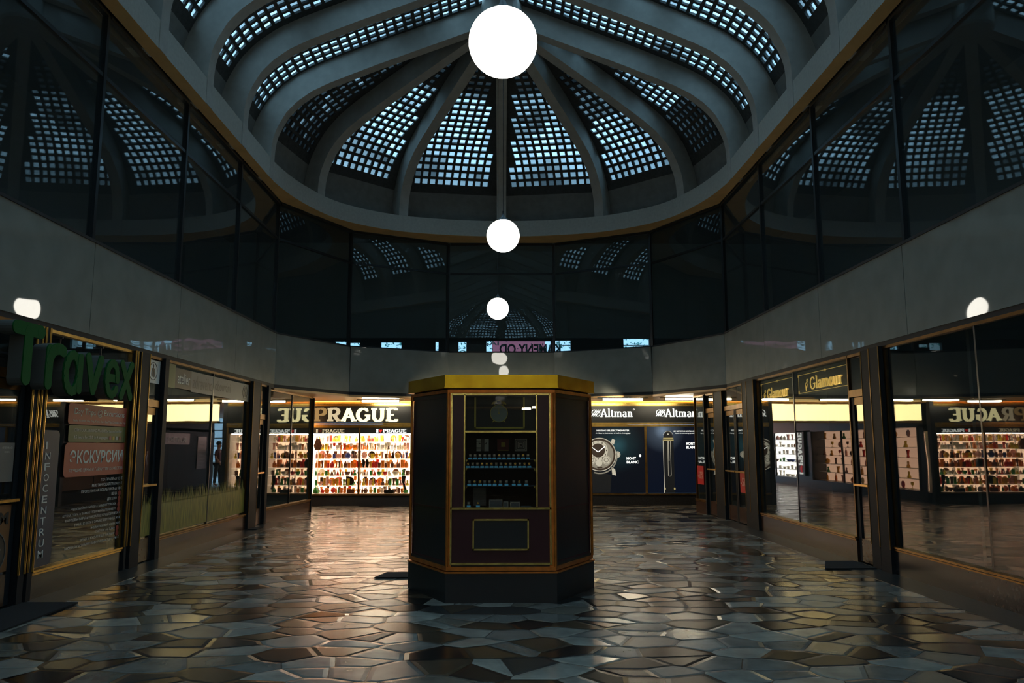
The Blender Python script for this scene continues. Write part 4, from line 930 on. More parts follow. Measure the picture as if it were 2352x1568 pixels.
# atm door stickers
a_ = thing('cash_machine_sticker', 'orange cash machine sticker with black letters and round badge on the near door', 'sticker', tuple(LF(7.6, NF, .25)))
f = MB(LF); f.box(7.08, 8.09, -.03, -.026, .36, 1.02); f.build('film', 'orangefilm', a_)
f = MB(LF); text_into(f, 'ATM', 7.62, 8.05, .83, .95, -.020, bold=.04); f.disc(7.83, .56, .21, -.026, -.022, 32); f.build('lettering', 'black', a_)
f = MB(LF); f.annulus(7.83, .56, .205, .215, -.022, -.018, 36); f.plate([(7.70, .57), (7.83, .68), (7.97, .585), (7.84, .47)], -.022, -.018); f.build('badge', 'greyfilm', a_)
n_ = sticker('paper_notice', 'pale paper notice on the near glass door', 'notice', rrect(7.82, 8.06, 1.25, 1.64, .005), 'greyfilm', [('OTEVIRACI', 7.86, 8.02, 1.58, 1.60, 0), ('DOBA', 7.9, 7.98, 1.54, 1.555, 0)], n=-.028)
# round emblem board above the narrow door
e_ = thing('emblem_board', 'pale square board with round foot emblem above the narrow door', 'sign', tuple(LF(11, -.03, 2.5)))
panel(LF, rrect(10.88, 11.33, 2.50, 2.83, .005), -.035).build('film', 'whitefilm', e_)
def foot_emblem(par, c, z, r, n):
    f = MB(LF); f.annulus(c, z, r*.92, r, n, n+.003, 32); f.disc(c-.25*r, z-.25*r, .2*r, n, n+.003, 12, .42*r); f.disc(c+.25*r, z-.25*r, .2*r, n, n+.003, 12, .42*r); f.disc(c, z+.2*r, .42*r, n, n+.003, 12, .16*r)
    f.disc(c, z+.55*r, .12*r, n, n+.003, 10, .25*r); f.build('emblem', 'brownfilm', par)
foot_emblem(e_, 11.11, 2.67, .13, -.031)
e_ = thing('name_board', 'wide pale name board with thin grey lettering inside the grass film window', 'sign', tuple(LF(13, NF, 2.5)))
f = MB(LF); f.box(11.56, 11.85, NF, NF+.003, 2.48, 2.84); f.build('olive_end', 'greenfilm', e_)
f = MB(LF); f.box(11.85, 12.46, NF, NF+.003, 2.49, 2.80); f.build('dark_end', 'brownfilm', e_)
f = MB(LF); f.box(12.46, 15.32, NF, NF+.003, 2.47, 2.80); f.build('film', 'greyfilm', e_)
f = MB(LF); text_into(f, 'atelier', 11.93, 12.41, 2.565, 2.735, NF+.006); f.build('lettering', 'whitefilm', e_)
f = MB(LF); text_into(f, 'zdravého', 12.52, 13.38, 2.53, 2.74, NF+.006); text_into(f, 'obouvání', 13.50, 14.28, 2.57, 2.74, NF+.006); f.build('lettering', 'brownfilm', e_)
foot_emblem(e_, 15.08, 2.64, .13, NF+.006)
# grass film
m, t, b = nodes('grass_film_print'); co = t.nodes.new('ShaderNodeTexCoord'); mp = t.nodes.new('ShaderNodeMapping'); mp.inputs['Scale'].default_value = (1, 22, 1.4); t.links.new(co.outputs['Object'], mp.inputs[0])
n1 = t.nodes.new('ShaderNodeTexNoise'); n1.inputs['Scale'].default_value = 2; n1.inputs['Detail'].default_value = 5; t.links.new(mp.outputs[0], n1.inputs['Vector'])
rp = t.nodes.new('ShaderNodeValToRGB'); rp.color_ramp.elements[0].position = .3; rp.color_ramp.elements[0].color = (.03, .05, .01, 1); rp.color_ramp.elements[1].position = .72; rp.color_ramp.elements[1].color = (.42, .38, .06, 1)
t.links.new(n1.outputs['Fac'], rp.inputs[0]); t.links.new(rp.outputs[0], b.inputs['Base Color']); M['grass'] = m
rg_ = random.Random(3)
def grass(s0, s1, nm, lab, zb, grp):
    g = MB(LF); g.plate([(s0, zb), (s1, zb), (s1, .78), (s0, .78)], NF, NF+.002)
    s_ = s0
    while s_ < s1-.03:
        w_ = rg_.uniform(.012, .03); h = rg_.uniform(.82, 1.0); l_ = rg_.uniform(-.03, .03)
        g.plate([(s_, .775), (s_+w_, .775), (s_+w_*.5+l_, h)], NF, NF+.002); s_ += w_*.75
    o = g.build(nm, 'grass'); tag(o, lab, 'window film', grp); o['kind'] = 'stuff'
grass(11.56, 15.33, 'grass_film', 'printed grass film along the foot of the large window', .34, None)
grass(10.93, 11.28, 'grass_film', 'printed grass film on the narrow glass door', .36, None)
# ================================================================== RIGHT ROW
NG = -.078; gm = mat('glamour_board', (.035, .012, .008), .5, spec=.2); M['giltletter'] = mat('gilt_letter', (.80, .52, .12), .35, metal=.3, emit=(.9, .55, .12), es=.6); M['gilt'] = M['giltletter']  # self-glow added to brighten the gilt letters
for (a, b_, z0_, z1_, t0, t1, lab) in ((13.18, 14.95, 2.42, 2.83, 13.44, 14.56, 'dark name board with gilt serif name, the one farther along the row'), (11.03, 13.06, 2.46, 2.83, 11.28, 12.52, 'dark name board with gilt serif name, the one beside the narrow door')):
    s_ = thing('name_board', lab, 'sign', tuple(RF((a+b_)/2, -.03, z0_)), 'gilt name boards')
    f = MB(RF); f.box(a, b_, NG, NG+.003, z0_-.02, z1_); f.build('film', gm, s_)
    f = MB(RF); h = .19
    # capital plus lower case, drawn from stroke letters
    serif_into(f, 'Glamour', t0, t1, z0_+.05, h, NG+.004, NG+.008, tw=.13, th=.05, rev=True)
    f.build('lettering', 'gilt', s_)
    f = MB(RF)
    for z in (z0_+.01, z1_-.06): f.box(a+.1, b_-.1, NG+.004, NG+.006, z, z+.006)
    for s2 in (a+.07, b_-.07): f.box(s2-.003, s2+.003, NG+.004, NG+.006, z0_+.05, z1_-.10); 
    for s2 in (a+.07, b_-.07):
        for z in (z0_+.03, z1_-.07): f.annulus(s2, z, .022, .028, NG+.004, NG+.006, 14); f.annulus(s2, z+.0, .008, .014, NG+.004, NG+.006, 10)
    f.annulus((t0+t1)/2, z1_-.06, .018, .024, NG+.004, NG+.006, 12); 
    f.annulus(t1+.14, z0_+.13, .035, .045, NG+.004, NG+.008, 14); f.annulus(t1+.10, z0_+.20, .02, .03, NG+.004, NG+.008, 12); f.disc(t1+.16, z0_+.08, .02, NG+.004, NG+.008, 8, .05)
    f.build('scroll_border', 'gilt', s_)
M['salered'] = mat('sale_red', (.55, .015, .015), .5, emit=(.5, .01, .01), es=.06); M['saletext'] = mat('sale_text', (.75, .35, .3), .5)
def sale(fr, a, b_, z0_, z1_, tx, lab):
    s_ = thing('discount_sheet', lab, 'sign', tuple(fr(a, -.05, z0_)), 'red discount sheets')
    f = MB(fr); f.box(a, b_, -.034, -.030, z0_, z1_); f.build('sheet', 'salered', s_)
    f = MB(fr); text_into(f, tx, a+.03, b_-.03, z0_+.13, z0_+.31, -.026, rev=True, bold=.02); f.build('lettering', 'saletext', s_)
sale(RF, 15.86, 16.32, .64, 1.08, '-50', 'red discount sheet on the double door')
sale(fR, 1.45, 1.86, .68, 1.12, '-50%', 'red discount sheet in the small corner window')
# door mats
M['matfab'] = mat('black_mat', (.012, .013, .014), .95, bump=.4, bscale=200)
def dmat(pts, lab):
    f = MB(); f.prism(pts, .003, .018); tag(f.build('door_mat', 'matfab'), lab, 'door mat')
dmat([(4.22, 10.32), (4.50, 10.98), (4.90, 10.98), (4.90, 10.32)], 'black door mat before the narrow door beside the gilt name boards')
dmat([(4.20, 17.6), (4.30, 18.15), (4.78, 18.10), (4.80, 17.5)], 'black door mat before the last door at the passage corner')
dmat([(-4.9, 15.3), (-4.72, 15.3), (-4.72, 15.7), (-4.9, 15.7)], 'small black door mat by the glass door near the lit corner')
dmat([(-4.9, 7.0), (-4.35, 7.0), (-4.35, 8.3), (-4.9, 8.3)], 'black door mat before the cash machine sticker door')
dmat([(-1.55, 9.75), (-1.10, 9.75), (-1.10, 10.15), (-1.45, 10.15)], 'small black floor plate behind the kiosk')

# ================================================================== GLOBES
def globe(x, y, z, lab, top=10.3, r=.228):
    g = thing('globe_pendant', lab, 'pendant light', (x, y, z), 'opal globe pendants down the middle of the hall')
    f = MB(); k = 40; prof_ = [(r*math.sin(math.pi*i/24), z-r*math.cos(math.pi*i/24)) for i in range(23)]
    f.lathe((x, y, 0), prof_, k); f.build('globe', 'globe', g, smooth=True)
    f = MB(); f.lathe((x, y, z+r-.035), [(0, 0), (.095, 0), (.085, .03), (.03, .07), (.012, .12), (.012, .16), (0, .16)], 20); f.build('cap', 'black', g, smooth=True)
    f = MB(); f.lathe((x, y, z+r+.1), [(.004, 0), (.004, top-z-r-.1)], 6); f.build('cord', 'black', g); return g
globe(.009, 4.83, 4.26, 'largest looking opal globe pendant, at the top of the picture', top=10.35)
globe(.023, 10.43, 4.49, 'middle opal globe pendant in front of the ring beam', top=10.35)
globe(-.074, 15.88, 4.44, 'smallest looking opal globe pendant, lowest over the kiosk', top=10.15)

globe(0, -.72, 4.4, 'opal globe pendant over the camera side of the hall')
globe(0, -6.2, 4.4, 'opal globe pendant at the near end of the hall', top=9.9)
# ================================================================== KIOSK
KY = 8.25; KX = .572; KC = 9.12
def hexa(hx, y0, sx, g=0): 
    c = KC; return [(-hx, y0), (hx, y0), (sx, c), (hx, 2*c-y0), (-hx, 2*c-y0), (-sx, c)]
kz = thing('display_kiosk', 'six-sided dark wooden display kiosk with brass frames in the middle of the hall', 'kiosk', (0, KC, 0))
f = MB(); f.prism(hexa(.578, KY-.005, 1.065), 0, .296); f.build('plinth', 'black', kz)
f = MB(); f.prism(hexa(.585, KY-.015, 1.075), .296, .312); f.prism(hexa(.572, KY, 1.055), .322, .362); f.build('base_moulding', 'copper', kz)
f = MB(); f.prism(hexa(.600, KY-.03, 1.095), 2.222, 2.355); f.prism(hexa(.607, KY-.038, 1.103), 2.212, 2.226); M['kbrass'] = mat('cornice_brass', (1.0, .60, .04), .26, metal=1, noise=.35, nscale=5, bump=.3, bscale=3); f.build('cornice', 'kbrass', kz)
f = MB(); f.prism(hexa(.572, KY, 1.06), 2.165, 2.20); f.build('top_moulding', 'copper', kz)
for a_, b_ in ((2.20, 2.213), (.312, .322)):
    f = MB(); f.prism(hexa(.545, KY+.03, 1.02), a_, b_); f.build('shadow_gap', 'blackmatt', kz)
pts = hexa(.565, KY+.01, 1.045)
f = MB(); f.prism(hexa(.55, KY+.55, .90), .36, 2.17)
core = f   # inner box behind the display bays
core.build('core', 'blackmatt', kz)
for a_, b_ in ((2.13, 2.168), (.36, .39)):
    f = MB(); f.prism(hexa(.56, KY+.02, 1.04), a_, b_); f.build('deck', 'black', kz)
faces = [(pts[i], pts[(i+1) % 6]) for i in range(6)]
for i, (a, b_) in enumerate(faces):
    fr, L = seg_frame(a, b_, 1)
    if fr.n.dot(fr(L/2, 0, 0)-Vector((0, KC, 0))) < 0: fr.n = -fr.n
    f = MB(fr)
    f.lathe((0.0, 0, .362), [(.017, 0), (.017, 1.805)], 10)
    f.build('corner_post', 'copper', kz, smooth=True)
    if i == 0: FK = fr; FKL = L; continue
    f = MB(fr); f.box(.03, L-.03, -.03, -.015, .40, 2.14); f.build('side_panel', 'ksidepanel' if 'ksidepanel' in M else 'black', kz)
    f = MB(fr)
    for (s0, s1, z0_, z1_) in ((.03, L-.03, 2.12, 2.14), (.03, L-.03, .39, .41), (.03, .045, .4, 2.13), (L-.045, L-.03, .4, 2.13), (.03, L-.03, .94, .955)): f.box(s0, s1, -.03, -.008, z0_, z1_)
    f.build('panel_moulding', 'maroon', kz)
KF = Fr((0, KY+.012), (1, 0), (0, -1))
for a_, b_ in ((-.565, -.525), (.505, .55)):
    f = MB(KF); f.box(a_, b_, -.03, .004, .362, 2.165); f.build('wooden_stile', 'copper', kz)
f = MB(KF)
for (s0, s1, z0_, z1_) in ((-.525, .515, 2.138, 2.158), (-.525, .515, .378, .40), (-.535, -.518, .378, 2.158), (.508, .526, .378, 2.158), (-.535, .526, .943, .963), (-.398, -.382, .95, 2.15), (.367, .383, .95, 2.15), (-.39, .375, 1.742, 1.762)):
    f.box(s0, s1, -.02, .010, z0_, z1_)
f.build('brass_frame', 'gold', kz)
f = MB(KF); f.box(-.52, -.395, -.03, -.012, .96, 2.14); f.box(.38, .51, -.03, -.012, .96, 2.14); f.box(-.52, .51, -.03, -.012, .40, .945); f.build('maroon_panel', 'maroon', kz)
f = MB(KF)
for (s0, s1, z0_, z1_) in ((-.30, .29, .828, .845), (-.30, .29, .525, .542), (-.30, -.283, .525, .845), (.273, .29, .525, .845)): f.box(s0, s1, -.015, .006, z0_, z1_)
f.build('drawer_frame', 'gold', kz)
f = MB(KF); f.box(-.285, .275, -.02, -.006, .54, .83); f.build('drawer_panel', 'black', kz)
f = MB(KF); f.box(-.385, .37, -.016, -.010, .96, 1.745); f.box(-.385, .37, -.016, -.010, 1.76, 2.14); f.build('glass_pane', 'cabglass', kz)
f = MB(KF); f.box(-.385, .37, -.42, -.40, .95, 2.14); f.box(-.395, -.385, -.42, -.02, .95, 2.14); f.box(.37, .38, -.42, -.02, .95, 2.14); f.box(-.385, .37, -.42, -.02, .935, .952); f.box(-.385, .37, -.42, -.02, 1.74, 1.755)
f.build('display_lining', mat('brown_lining', (.05, .035, .028), .8), kz)
f = MB(KF)
for z in (1.46, 1.37, 1.18): f.box(-.38, .365, -.36, -.12, z-.006, z)
f.build('display_shelf', mat('dark_shelf', (.10, .12, .13), .4), kz)
f = MB(KF)
for z in (1.46, 1.37, 1.18):
    for x, sg_ in ((-.38, 1), (.365, -1)): f.plate([(x, z-.002), (x+sg_*.022, z-.002), (x, z-.04)], -.13, -.12)
f.build('shelf_bracket', 'gold', kz)
# clock sign panel behind the upper pane
ck = thing('clock_sign', 'painted alarm clock sign behind the upper kiosk pane', 'sign', tuple(KF(-.02, -.08, 1.78)))
f = MB(KF); f.box(-.385, .37, -.10, -.09, 1.76, 2.138); f.build('board', mat('sign_board', (.02, .018, .014), .5), ck)
M['kgoldpaint'] = mat('gold_paint', (.45, .33, .05), .5); M['kclock'] = mat('pale_clock_face', (.22, .23, .18), .6)
f = MB(KF); f.box(-.290, -.272, -.09, -.085, 1.785, 2.12); f.box(.235, .253, -.09, -.085, 1.785, 2.12); f.box(-.29, .253, -.09, -.085, 1.785, 1.803); f.build('border', 'kgoldpaint', ck)
f = MB(KF); f.disc(-.026, 1.95, .093, -.09, -.084, 36); f.build('clock_face', 'kclock', ck)
f = MB(KF)
f.annulus(-.026, 1.95, .089, .096, -.084, -.082, 36); f.annulus(-.026, 2.045, .040, .048, -.09, -.084, 18, 0, math.pi, ) ; f.plate([(-.105, 2.043), (-.045, 2.06), (-.05, 2.075), (-.08, 2.078), (-.1, 2.062)], -.09, -.084); f.plate([(.053, 2.043), (-.007, 2.06), (-.002, 2.075), (.028, 2.078), (.048, 2.062)], -.09, -.084)
f.plate([(-.085, 1.875), (-.10, 1.855), (-.09, 1.855), (-.07, 1.87)], -.09, -.084); f.plate([(.033, 1.875), (.048, 1.855), (.038, 1.855), (.018, 1.87)], -.09, -.084)
f.disc(-.026, 1.95, .008, -.084, -.08, 10); f.box(-.028, -.024, -.084, -.081, 1.95, 2.0); f.build('clock_trim', 'kgoldpaint', ck)
# three square clocks
def sq_clock(x, z, s_, kind, lab):
    c = thing('wall_clock', lab, 'clock', tuple(KF(x, -.30, z)), 'square clocks in the kiosk')
    fm = {'white': 'whitefilm', 'red': mat('red_clock', (.16, .02, .015), .5), 'maze': 'whitefilm'}[kind]
    f = MB(KF); f.box(x-s_/2, x+s_/2, -.33, -.31, z-s_/2, z+s_/2); f.build('face', fm if kind != 'maze' else 'black', c)
    f = MB(KF)
    if kind == 'white':
        f.box(x-.02, x+.02, -.31, -.306, z-s_/2, z+s_/2)
        f.plate([(x-.045, z+.02), (x, z), (x-.04, z+.028)], -.306, -.302); f.plate([(x+.045, z+.03), (x, z-.006), (x+.05, z+.02)], -.306, -.302)
        for zz in (-.045, -.03, .01, .04): f.box(x-s_/2, x-.02, -.31, -.307, z+zz, z+zz+.004)
        f.build('clock_hands', 'black', c)
    elif kind == 'red':
        f.box(x-.02, x+.025, -.31, -.306, z-.02, z+.03); f.box(x-.06, x+.06, -.31, -.305, z-.062, z-.055); f.build('clock_hands', 'kgoldpaint', c)
    else:
        for r_ in (.066, .05, .034, .02):
            for (a, b_, c0, d0) in ((x-r_, x+r_, z+r_-.006, z+r_), (x-r_, x+r_, z-r_, z-r_+.006), (x-r_, x-r_+.006, z-r_, z+r_), (x+r_-.006, x+r_, z-r_, z+r_)): f.box(a, b_, -.31, -.306, c0, d0)
        f.build('clock_lines', 'whitefilm', c)
sq_clock(-.205, 1.612, .135, 'white', 'pale square clock with crossed black hands'); sq_clock(.02, 1.612, .13, 'red', 'dark red square clock between the two pale ones'); sq_clock(.215, 1.612, .14, 'maze', 'square clock of nested white outlines')
# wrist watches on stands
M['wblue'] = mat('blue_price_tag', (.08, .34, .50), .5, emit=(.05, .25, .4), es=.22); M['wdial'] = mat('watch_dial', (.7, .68, .6), .2, metal=.6); M['wgold'] = mat('watch_gold', (.8, .55, .15), .25, metal=.9); M['wstand'] = mat('watch_stand', (.10, .11, .12), .4)  # glow put into the tag colour so the tags read brighter
wrk = random.Random(5); proto_w = {}
def wristwatch(x, z, kd, lab, tagm='wblue', group=None):
    if kd not in proto_w:
        w_ = thing('wrist_watch', lab, 'watch', (0, 0, 0), group)
        f = MB(KF2); f.box(-.020, .020, -.02, .012, 0, .015); f.build('price_tag', tagm, w_)
        f = MB(KF2); f.plate([(-.014, .014), (.014, .014), (.017, .055), (-.017, .055)], -.015, .004); f.build('cuff', 'wstand', w_)
        f = MB(KF2); f.disc(0, .042, .0115, .004, .010, 14); f.build('dial', 'wgold' if kd == 'gold' else 'wdial', w_); proto_w[kd] = w_; r_ = w_
    else:
        r_ = proto_w[kd].copy(); COL.objects.link(r_); tag(r_, lab, 'watch', group)
        for ch in list(proto_w[kd].children):
            c = ch.copy(); COL.objects.link(c); c.parent = r_
    r_.location = KF(x, -.2, z); return r_
KF2 = Fr((0, 0), (1, 0), (0, -1))
rowsW = [(1.46, [-.335+.052*k for k in range(13)], 'upper'), (1.37, [-.36+.051*k for k in range(14)], 'second'), (1.18, [-.345, -.288, -.23, -.178, -.127, -.07, -.01, .056, .135, .195, .27], 'third')]
for z, xs, nm in rowsW:
    for k, x in enumerate(xs):
        kd = 'gold' if wrk.random() < .3 else 'steel'
        wristwatch(x, z, kd, '%s wrist watch on a stand, %s watch shelf of the kiosk' % ('gold faced' if kd == 'gold' else 'steel', nm), group='%s wrist watches on the %s kiosk shelf' % (kd, nm))
wristwatch(-.35, .953, 'steel', 'steel wrist watch alone in the bottom corner of the kiosk window'); wristwatch(-.25, .953, 'gold', 'gold faced wrist watch by the leaflet at the bottom of the kiosk window')
def wbox(x0, x1, h, lab):
    t_ = thing('watch_box', lab, 'box', tuple(KF(x0, -.15, .953)), 'open watch boxes')
    f = MB(KF); f.box(x0, x1, -.22, -.14, .953, .953+h); f.build('case', 'wstand', t_)
    f = MB(KF)
    for (a, b_, c, d) in ((x0, x1, .953, .958), (x0, x1, .948+h, .953+h), (x0, x0+.005, .953, .953+h), (x1-.005, x1, .953, .953+h)): f.box(a, b_, -.14, -.136, c, d)
    f.build('edge', 'steel', t_)
wbox(-.13, .012, .08, 'large silver edged watch box standing open'); wbox(.022, .075, .06, 'small square silver edged watch box'); wbox(.095, .20, .055, 'flat silver edged watch box beside the small square one')
t_ = MB(KF); t_.box(.21, .32, -.2, -.14, .953, .965); tag(t_.build('watch_strap', 'wstand'), 'dark watch strap lying flat at the bottom of the kiosk window', 'strap')
lf = MB(KF); lf.box(-.305, -.165, -.30, -.295, .96, 1.155); tag(lf.build('leaflet', 'greyfilm'), 'grey leaflet propped up in the kiosk window', 'leaflet')

# ================================================================== ARCADE behind the kiosk (seen in the shop glass)
M['lightbox'] = glow('yellow_lightbox', (1.0, .76, .32), 7.0)
lb = struct('wall_lightbox', label='glowing yellow light panels over the arcade opening')
xs = [(-2.1, 21.45), (-1.1, 21.62), (.25, 21.7), (1.5, 21.62), (2.42, 21.42)]
for a, b_ in zip(xs, xs[1:]):
    fr, L = seg_frame(a, b_, 1); f = MB(fr); f.box(.01, L-.01, -.1, 0, 2.30, 2.76); f.build('light_panel', 'lightbox', lb)
for a, b_ in zip(xs, xs[1:]):
    fr, L = seg_frame(a, b_, 1); f = MB(fr); f.box(0, L, -.14, .01, 2.24, 2.295); f.box(0, L, -.14, .01, 2.765, 2.82); f.build('rail', 'brassdull', lb)
AL = Fr((-2.45, 0), (0, 1), (1, 0)); AR = Fr((2.6, 0), (0, 1), (-1, 0))
aw = MB(AL); aw.box(22.05, 36.4, -.9, -.7, 0, 3.9); aw.box(22.05, 36.4, -.7, 0, 0, .3); aw.box(22.05, 36.4, -.7, 0, 2.14, 2.85); aw.box(29.95, 31.45, -.7, 0, .3, 2.2); aw.box(22.05, 22.3, -.7, .0, .3, 2.2); st(aw.build('wall_left', 'black'))
aw = MB(AR); aw.box(21.5, 33.6, -.9, -.7, 0, 3.9); aw.box(21.5, 33.6, -.7, 0, 0, .3); aw.box(21.5, 33.6, -.7, 0, 2.2, 2.85); aw.box(28.5, 33.6, -.7, 0, .3, 2.3); aw.box(25.5, 25.9, -.7, 0, .3, 2.3); st(aw.build('wall_right', 'pil'))
# bright white shelved shop
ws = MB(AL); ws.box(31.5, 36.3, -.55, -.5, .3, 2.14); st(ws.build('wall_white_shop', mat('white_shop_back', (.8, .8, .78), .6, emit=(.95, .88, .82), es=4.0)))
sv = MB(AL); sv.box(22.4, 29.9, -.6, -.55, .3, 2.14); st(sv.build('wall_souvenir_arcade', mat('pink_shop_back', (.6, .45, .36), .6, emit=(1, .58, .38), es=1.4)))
for s_ in (31.5, 33.9, 36.3, 22.4, 24.9, 27.4, 29.9):
    f = MB(AL); f.box(s_-.03, s_+.03, -.05, .01, .3, 2.14); o = f.build('trim_%d' % ti, 'blackmatt'); ti += 1; st(o)
ra = random.Random(9)
for k, z in enumerate((.31, .62, .93, 1.24, 1.55, 1.86)):
    f = MB(AL); f.box(31.55, 36.25, -.5, -.15, z-.012, z); tag(f.build('shop_shelf', 'white'), 'white shelf of the bright arcade shop', 'shelf', 'white shelves of the arcade shop')
    f = MB(AL); f.box(22.45, 29.85, -.55, -.2, z-.012, z); tag(f.build('shop_shelf', 'brown_shelf' if 'brown_shelf' in M else 'white'), 'pink lit shelf of the arcade souvenir shop', 'shelf', 'shelves of the arcade souvenir shop')
    s_ = 31.8
    while s_ < 36.1:
        cl = ra.choice([['cream'], ['cream', 'clear'], ['green', 'blue', 'green', 'brown'], ['cream', 'clear'], ['cream', 'orange'], ['cream', 'pink']][k])
        souvenir(ra.choice(['mug', 'jar', 'bowl', 'vase', 'tumbler']), cl, s_, -.3, z, (1.3, 1.3), AL, 'in the bright white arcade shop', 'souvenirs in the white arcade shop'); s_ += ra.uniform(.35, .6)
    s_ = 22.8
    while s_ < 29.7:
        souvenir(ra.choice(['bottle', 'vase', 'goblet', 'doll', 'ball', 'plate']), ra.choice(['red', 'orange', 'pink', 'brown', 'amber', 'green', 'yellow']), s_, -.35, z, (1.3, 1.3), AL, 'in the pink lit arcade shop', 'souvenirs in the pink lit arcade shop'); s_ += ra.uniform(.5, .9)
# vertical sign
vs = thing('vertical_sign', 'upright black sign with letters turned sideways and a red heart', 'sign', tuple(AL(30.8, .1, .5)))
f = MB(AL); f.box(30.45, 31.15, .02, .08, .42, 2.15); f.build('board', 'black', vs)
class FrV(Fr):
    def __call__(f, s, n, z): return f.o + f.d*z + f.n*n + Vector((0, 0, s))
AV = FrV((-2.45, 0), (0, -1), (1, 0)); AV.o = Vector((-2.45, 61.6, 0))
f = MB(AV); serif_into(f, 'I', .47, .57, 30.62, .35, .08, .09, tw=.3, th=.14); serif_into(f, 'PRAGUE', .82, 2.12, 30.62, .35, .08, .09, tw=.26, th=.12); f.build('letters', 'litwhite', vs)
f = MB(AV); f.plate(heart_pts(.69, 30.8, .15), .08, .09); f.build('heart', glow('sign_heart', (.9, .03, .03), .9), vs)
# watch brand shop and directory on the other side
rs = thing('shop_sign', 'small white shop name on dark glass in the arcade', 'sign', tuple(AR(30.1, .02, 1.8)))
f = MB(AR); f.box(28.6, 30.9, .0, .02, 1.68, 2.1); f.build('board', 'black', rs)
f = MB(AR); text_into(f, 'RADO', 28.9, 30.6, 1.76, 1.95, .03, rev=True, bold=.02); f.build('letters', 'greywhite', rs)
dr = thing('directory_board', 'dark directory board with rows of small pale lines', 'sign', tuple(AR(32.3, .02, .8)))
f = MB(AR); f.box(31.7, 32.7, .0, .03, .7, 2.0); f.build('board', 'black', dr)
f = MB(AR)
for k in range(8): f.box(31.85+(k % 3)*.05, 32.55-(k % 2)*.1, .03, .035, .82+k*.14, .84+k*.14)
f.build('lines', 'greyfilm', dr)
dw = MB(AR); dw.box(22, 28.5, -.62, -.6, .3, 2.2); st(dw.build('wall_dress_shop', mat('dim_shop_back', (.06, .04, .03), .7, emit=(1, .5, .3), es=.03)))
for k, (y, c) in enumerate(((26.9, 'brown'), (27.9, 'red'), (24.2, 'amber'))):
    m_ = thing('mannequin_bust', '%s dressed bust standing in the dim arcade shop' % c, 'mannequin', tuple(AR(y, -.3 if y < 29 else .35, 0)))
    fr_ = AR; nn = -.3 if y < 29 else .35
    b2 = MB(fr_); b2.lathe((y, nn, .9), [(0, 0), (.16, 0), (.19, .1), (.15, .28), (.20, .45), (.19, .55), (.08, .62), (0, .63)], 16); b2.build('torso', 'it_'+c, m_, smooth=True)
    b2 = MB(fr_); b2.lathe((y, nn, 1.5), [(.05, 0), (.05, .06), (.085, .12), (.095, .2), (.06, .28), (0, .3)], 14); b2.build('head', 'it_cream', m_, smooth=True)
    b2 = MB(fr_); b2.lathe((y, nn, .0), [(.15, 0), (.15, .02), (.015, .03), (.015, .92)], 12); b2.build('stand', 'black', m_, smooth=True)
# street: pale rusticated front, pink lit shop, car-dark base
fa = thing('building', 'pale blue rusticated house front across the street', 'building', (6, 42, 0))
m_ = mat('pale_stone', (.62, .68, .74), .7, noise=.1); M['pstone'] = m_
f = MB()
for k in range(22): f.box(3.2, 14, 42, 42.5, .8+.42*k, .8+.42*k+.36)
f.build('rusticated_wall', 'pstone', fa)
f = MB(); f.box(3.2, 14, 42.06, 42.6, 0, 10.1); f.box(3.1, 14, 41.95, 42.5, 0, .8); f.build('plinth', 'greyfilm', fa)
pk = thing('building', 'pink lit shop front across the street beside the pale house', 'building', (0, 42, 0))
f = MB(); f.box(-14, 3.1, 42.3, 42.5, 0, 9); f.build('wall', 'pstone', pk)
f = MB(); f.box(-6, 2.7, 42.2, 42.3, .4, 2.9); f.build('shop_window', glow('pink_shop_light', (1.0, .60, .52), 3.0), pk)
f = MB(); 
for x in (-6, -3.2, -.3, 2.7): f.box(x-.08, x+.08, 42.1, 42.25, 0, 3.1)
f.box(-6, 2.8, 42.05, 42.25, 2.9, 3.3); f.build('shop_frame', 'it_brown', pk)
def thin(name, c):
    m, t, b = nodes(name); t.nodes.remove(b); d = t.nodes.new('ShaderNodeBsdfDiffuse'); l = t.nodes.new('ShaderNodeBsdfTranslucent'); x = t.nodes.new('ShaderNodeMixShader')
    d.inputs[0].default_value = (*c, 1); l.inputs[0].default_value = (*c, 1); t.links.new(d.outputs[0], x.inputs[1]); t.links.new(l.outputs[0], x.inputs[2]); x.inputs[0].default_value = .7
    t.links.new(x.outputs[0], t.nodes['Material Output'].inputs['Surface']); return m
# banner with mirrored letters and leaves behind the upper room
bn = thing('street_banner', 'pink banner with dark reversed letters behind the upper windows', 'banner', (0, YU+.5, 4))
f = MB(); f.box(-.32, 1.5, YU+.42, YU+.425, 3.9, 5.6); f.build('cloth', thin('pink_cloth', (1.0, .52, .60)), bn)
f = MB(Fr((0, YU+.42), (1, 0), (0, -1))); M['bannerink'] = mat('banner_ink', (.03, .08, .09), .7)
x0_, zz0 = up(1147, 806, YU); x1_, zz1 = up(1290, 786, YU)
text_into(f, 'KAMENY OD', x0_, x1_, zz0-.06, zz1, .004, rev=True, bold=.03); f.build('lettering', 'bannerink', bn)
f = MB(Fr((0, YU+.42), (1, 0), (0, -1))); x0_, _ = up(1112, 786, YU); x1_, zt_ = up(1146, 781, YU); text_into(f, 'SAI', x0_, x1_, zt_-.12, zt_+.02, .006, bold=.03); f.build('white_lettering', 'white', bn)
lv = MB(); rl = random.Random(2)
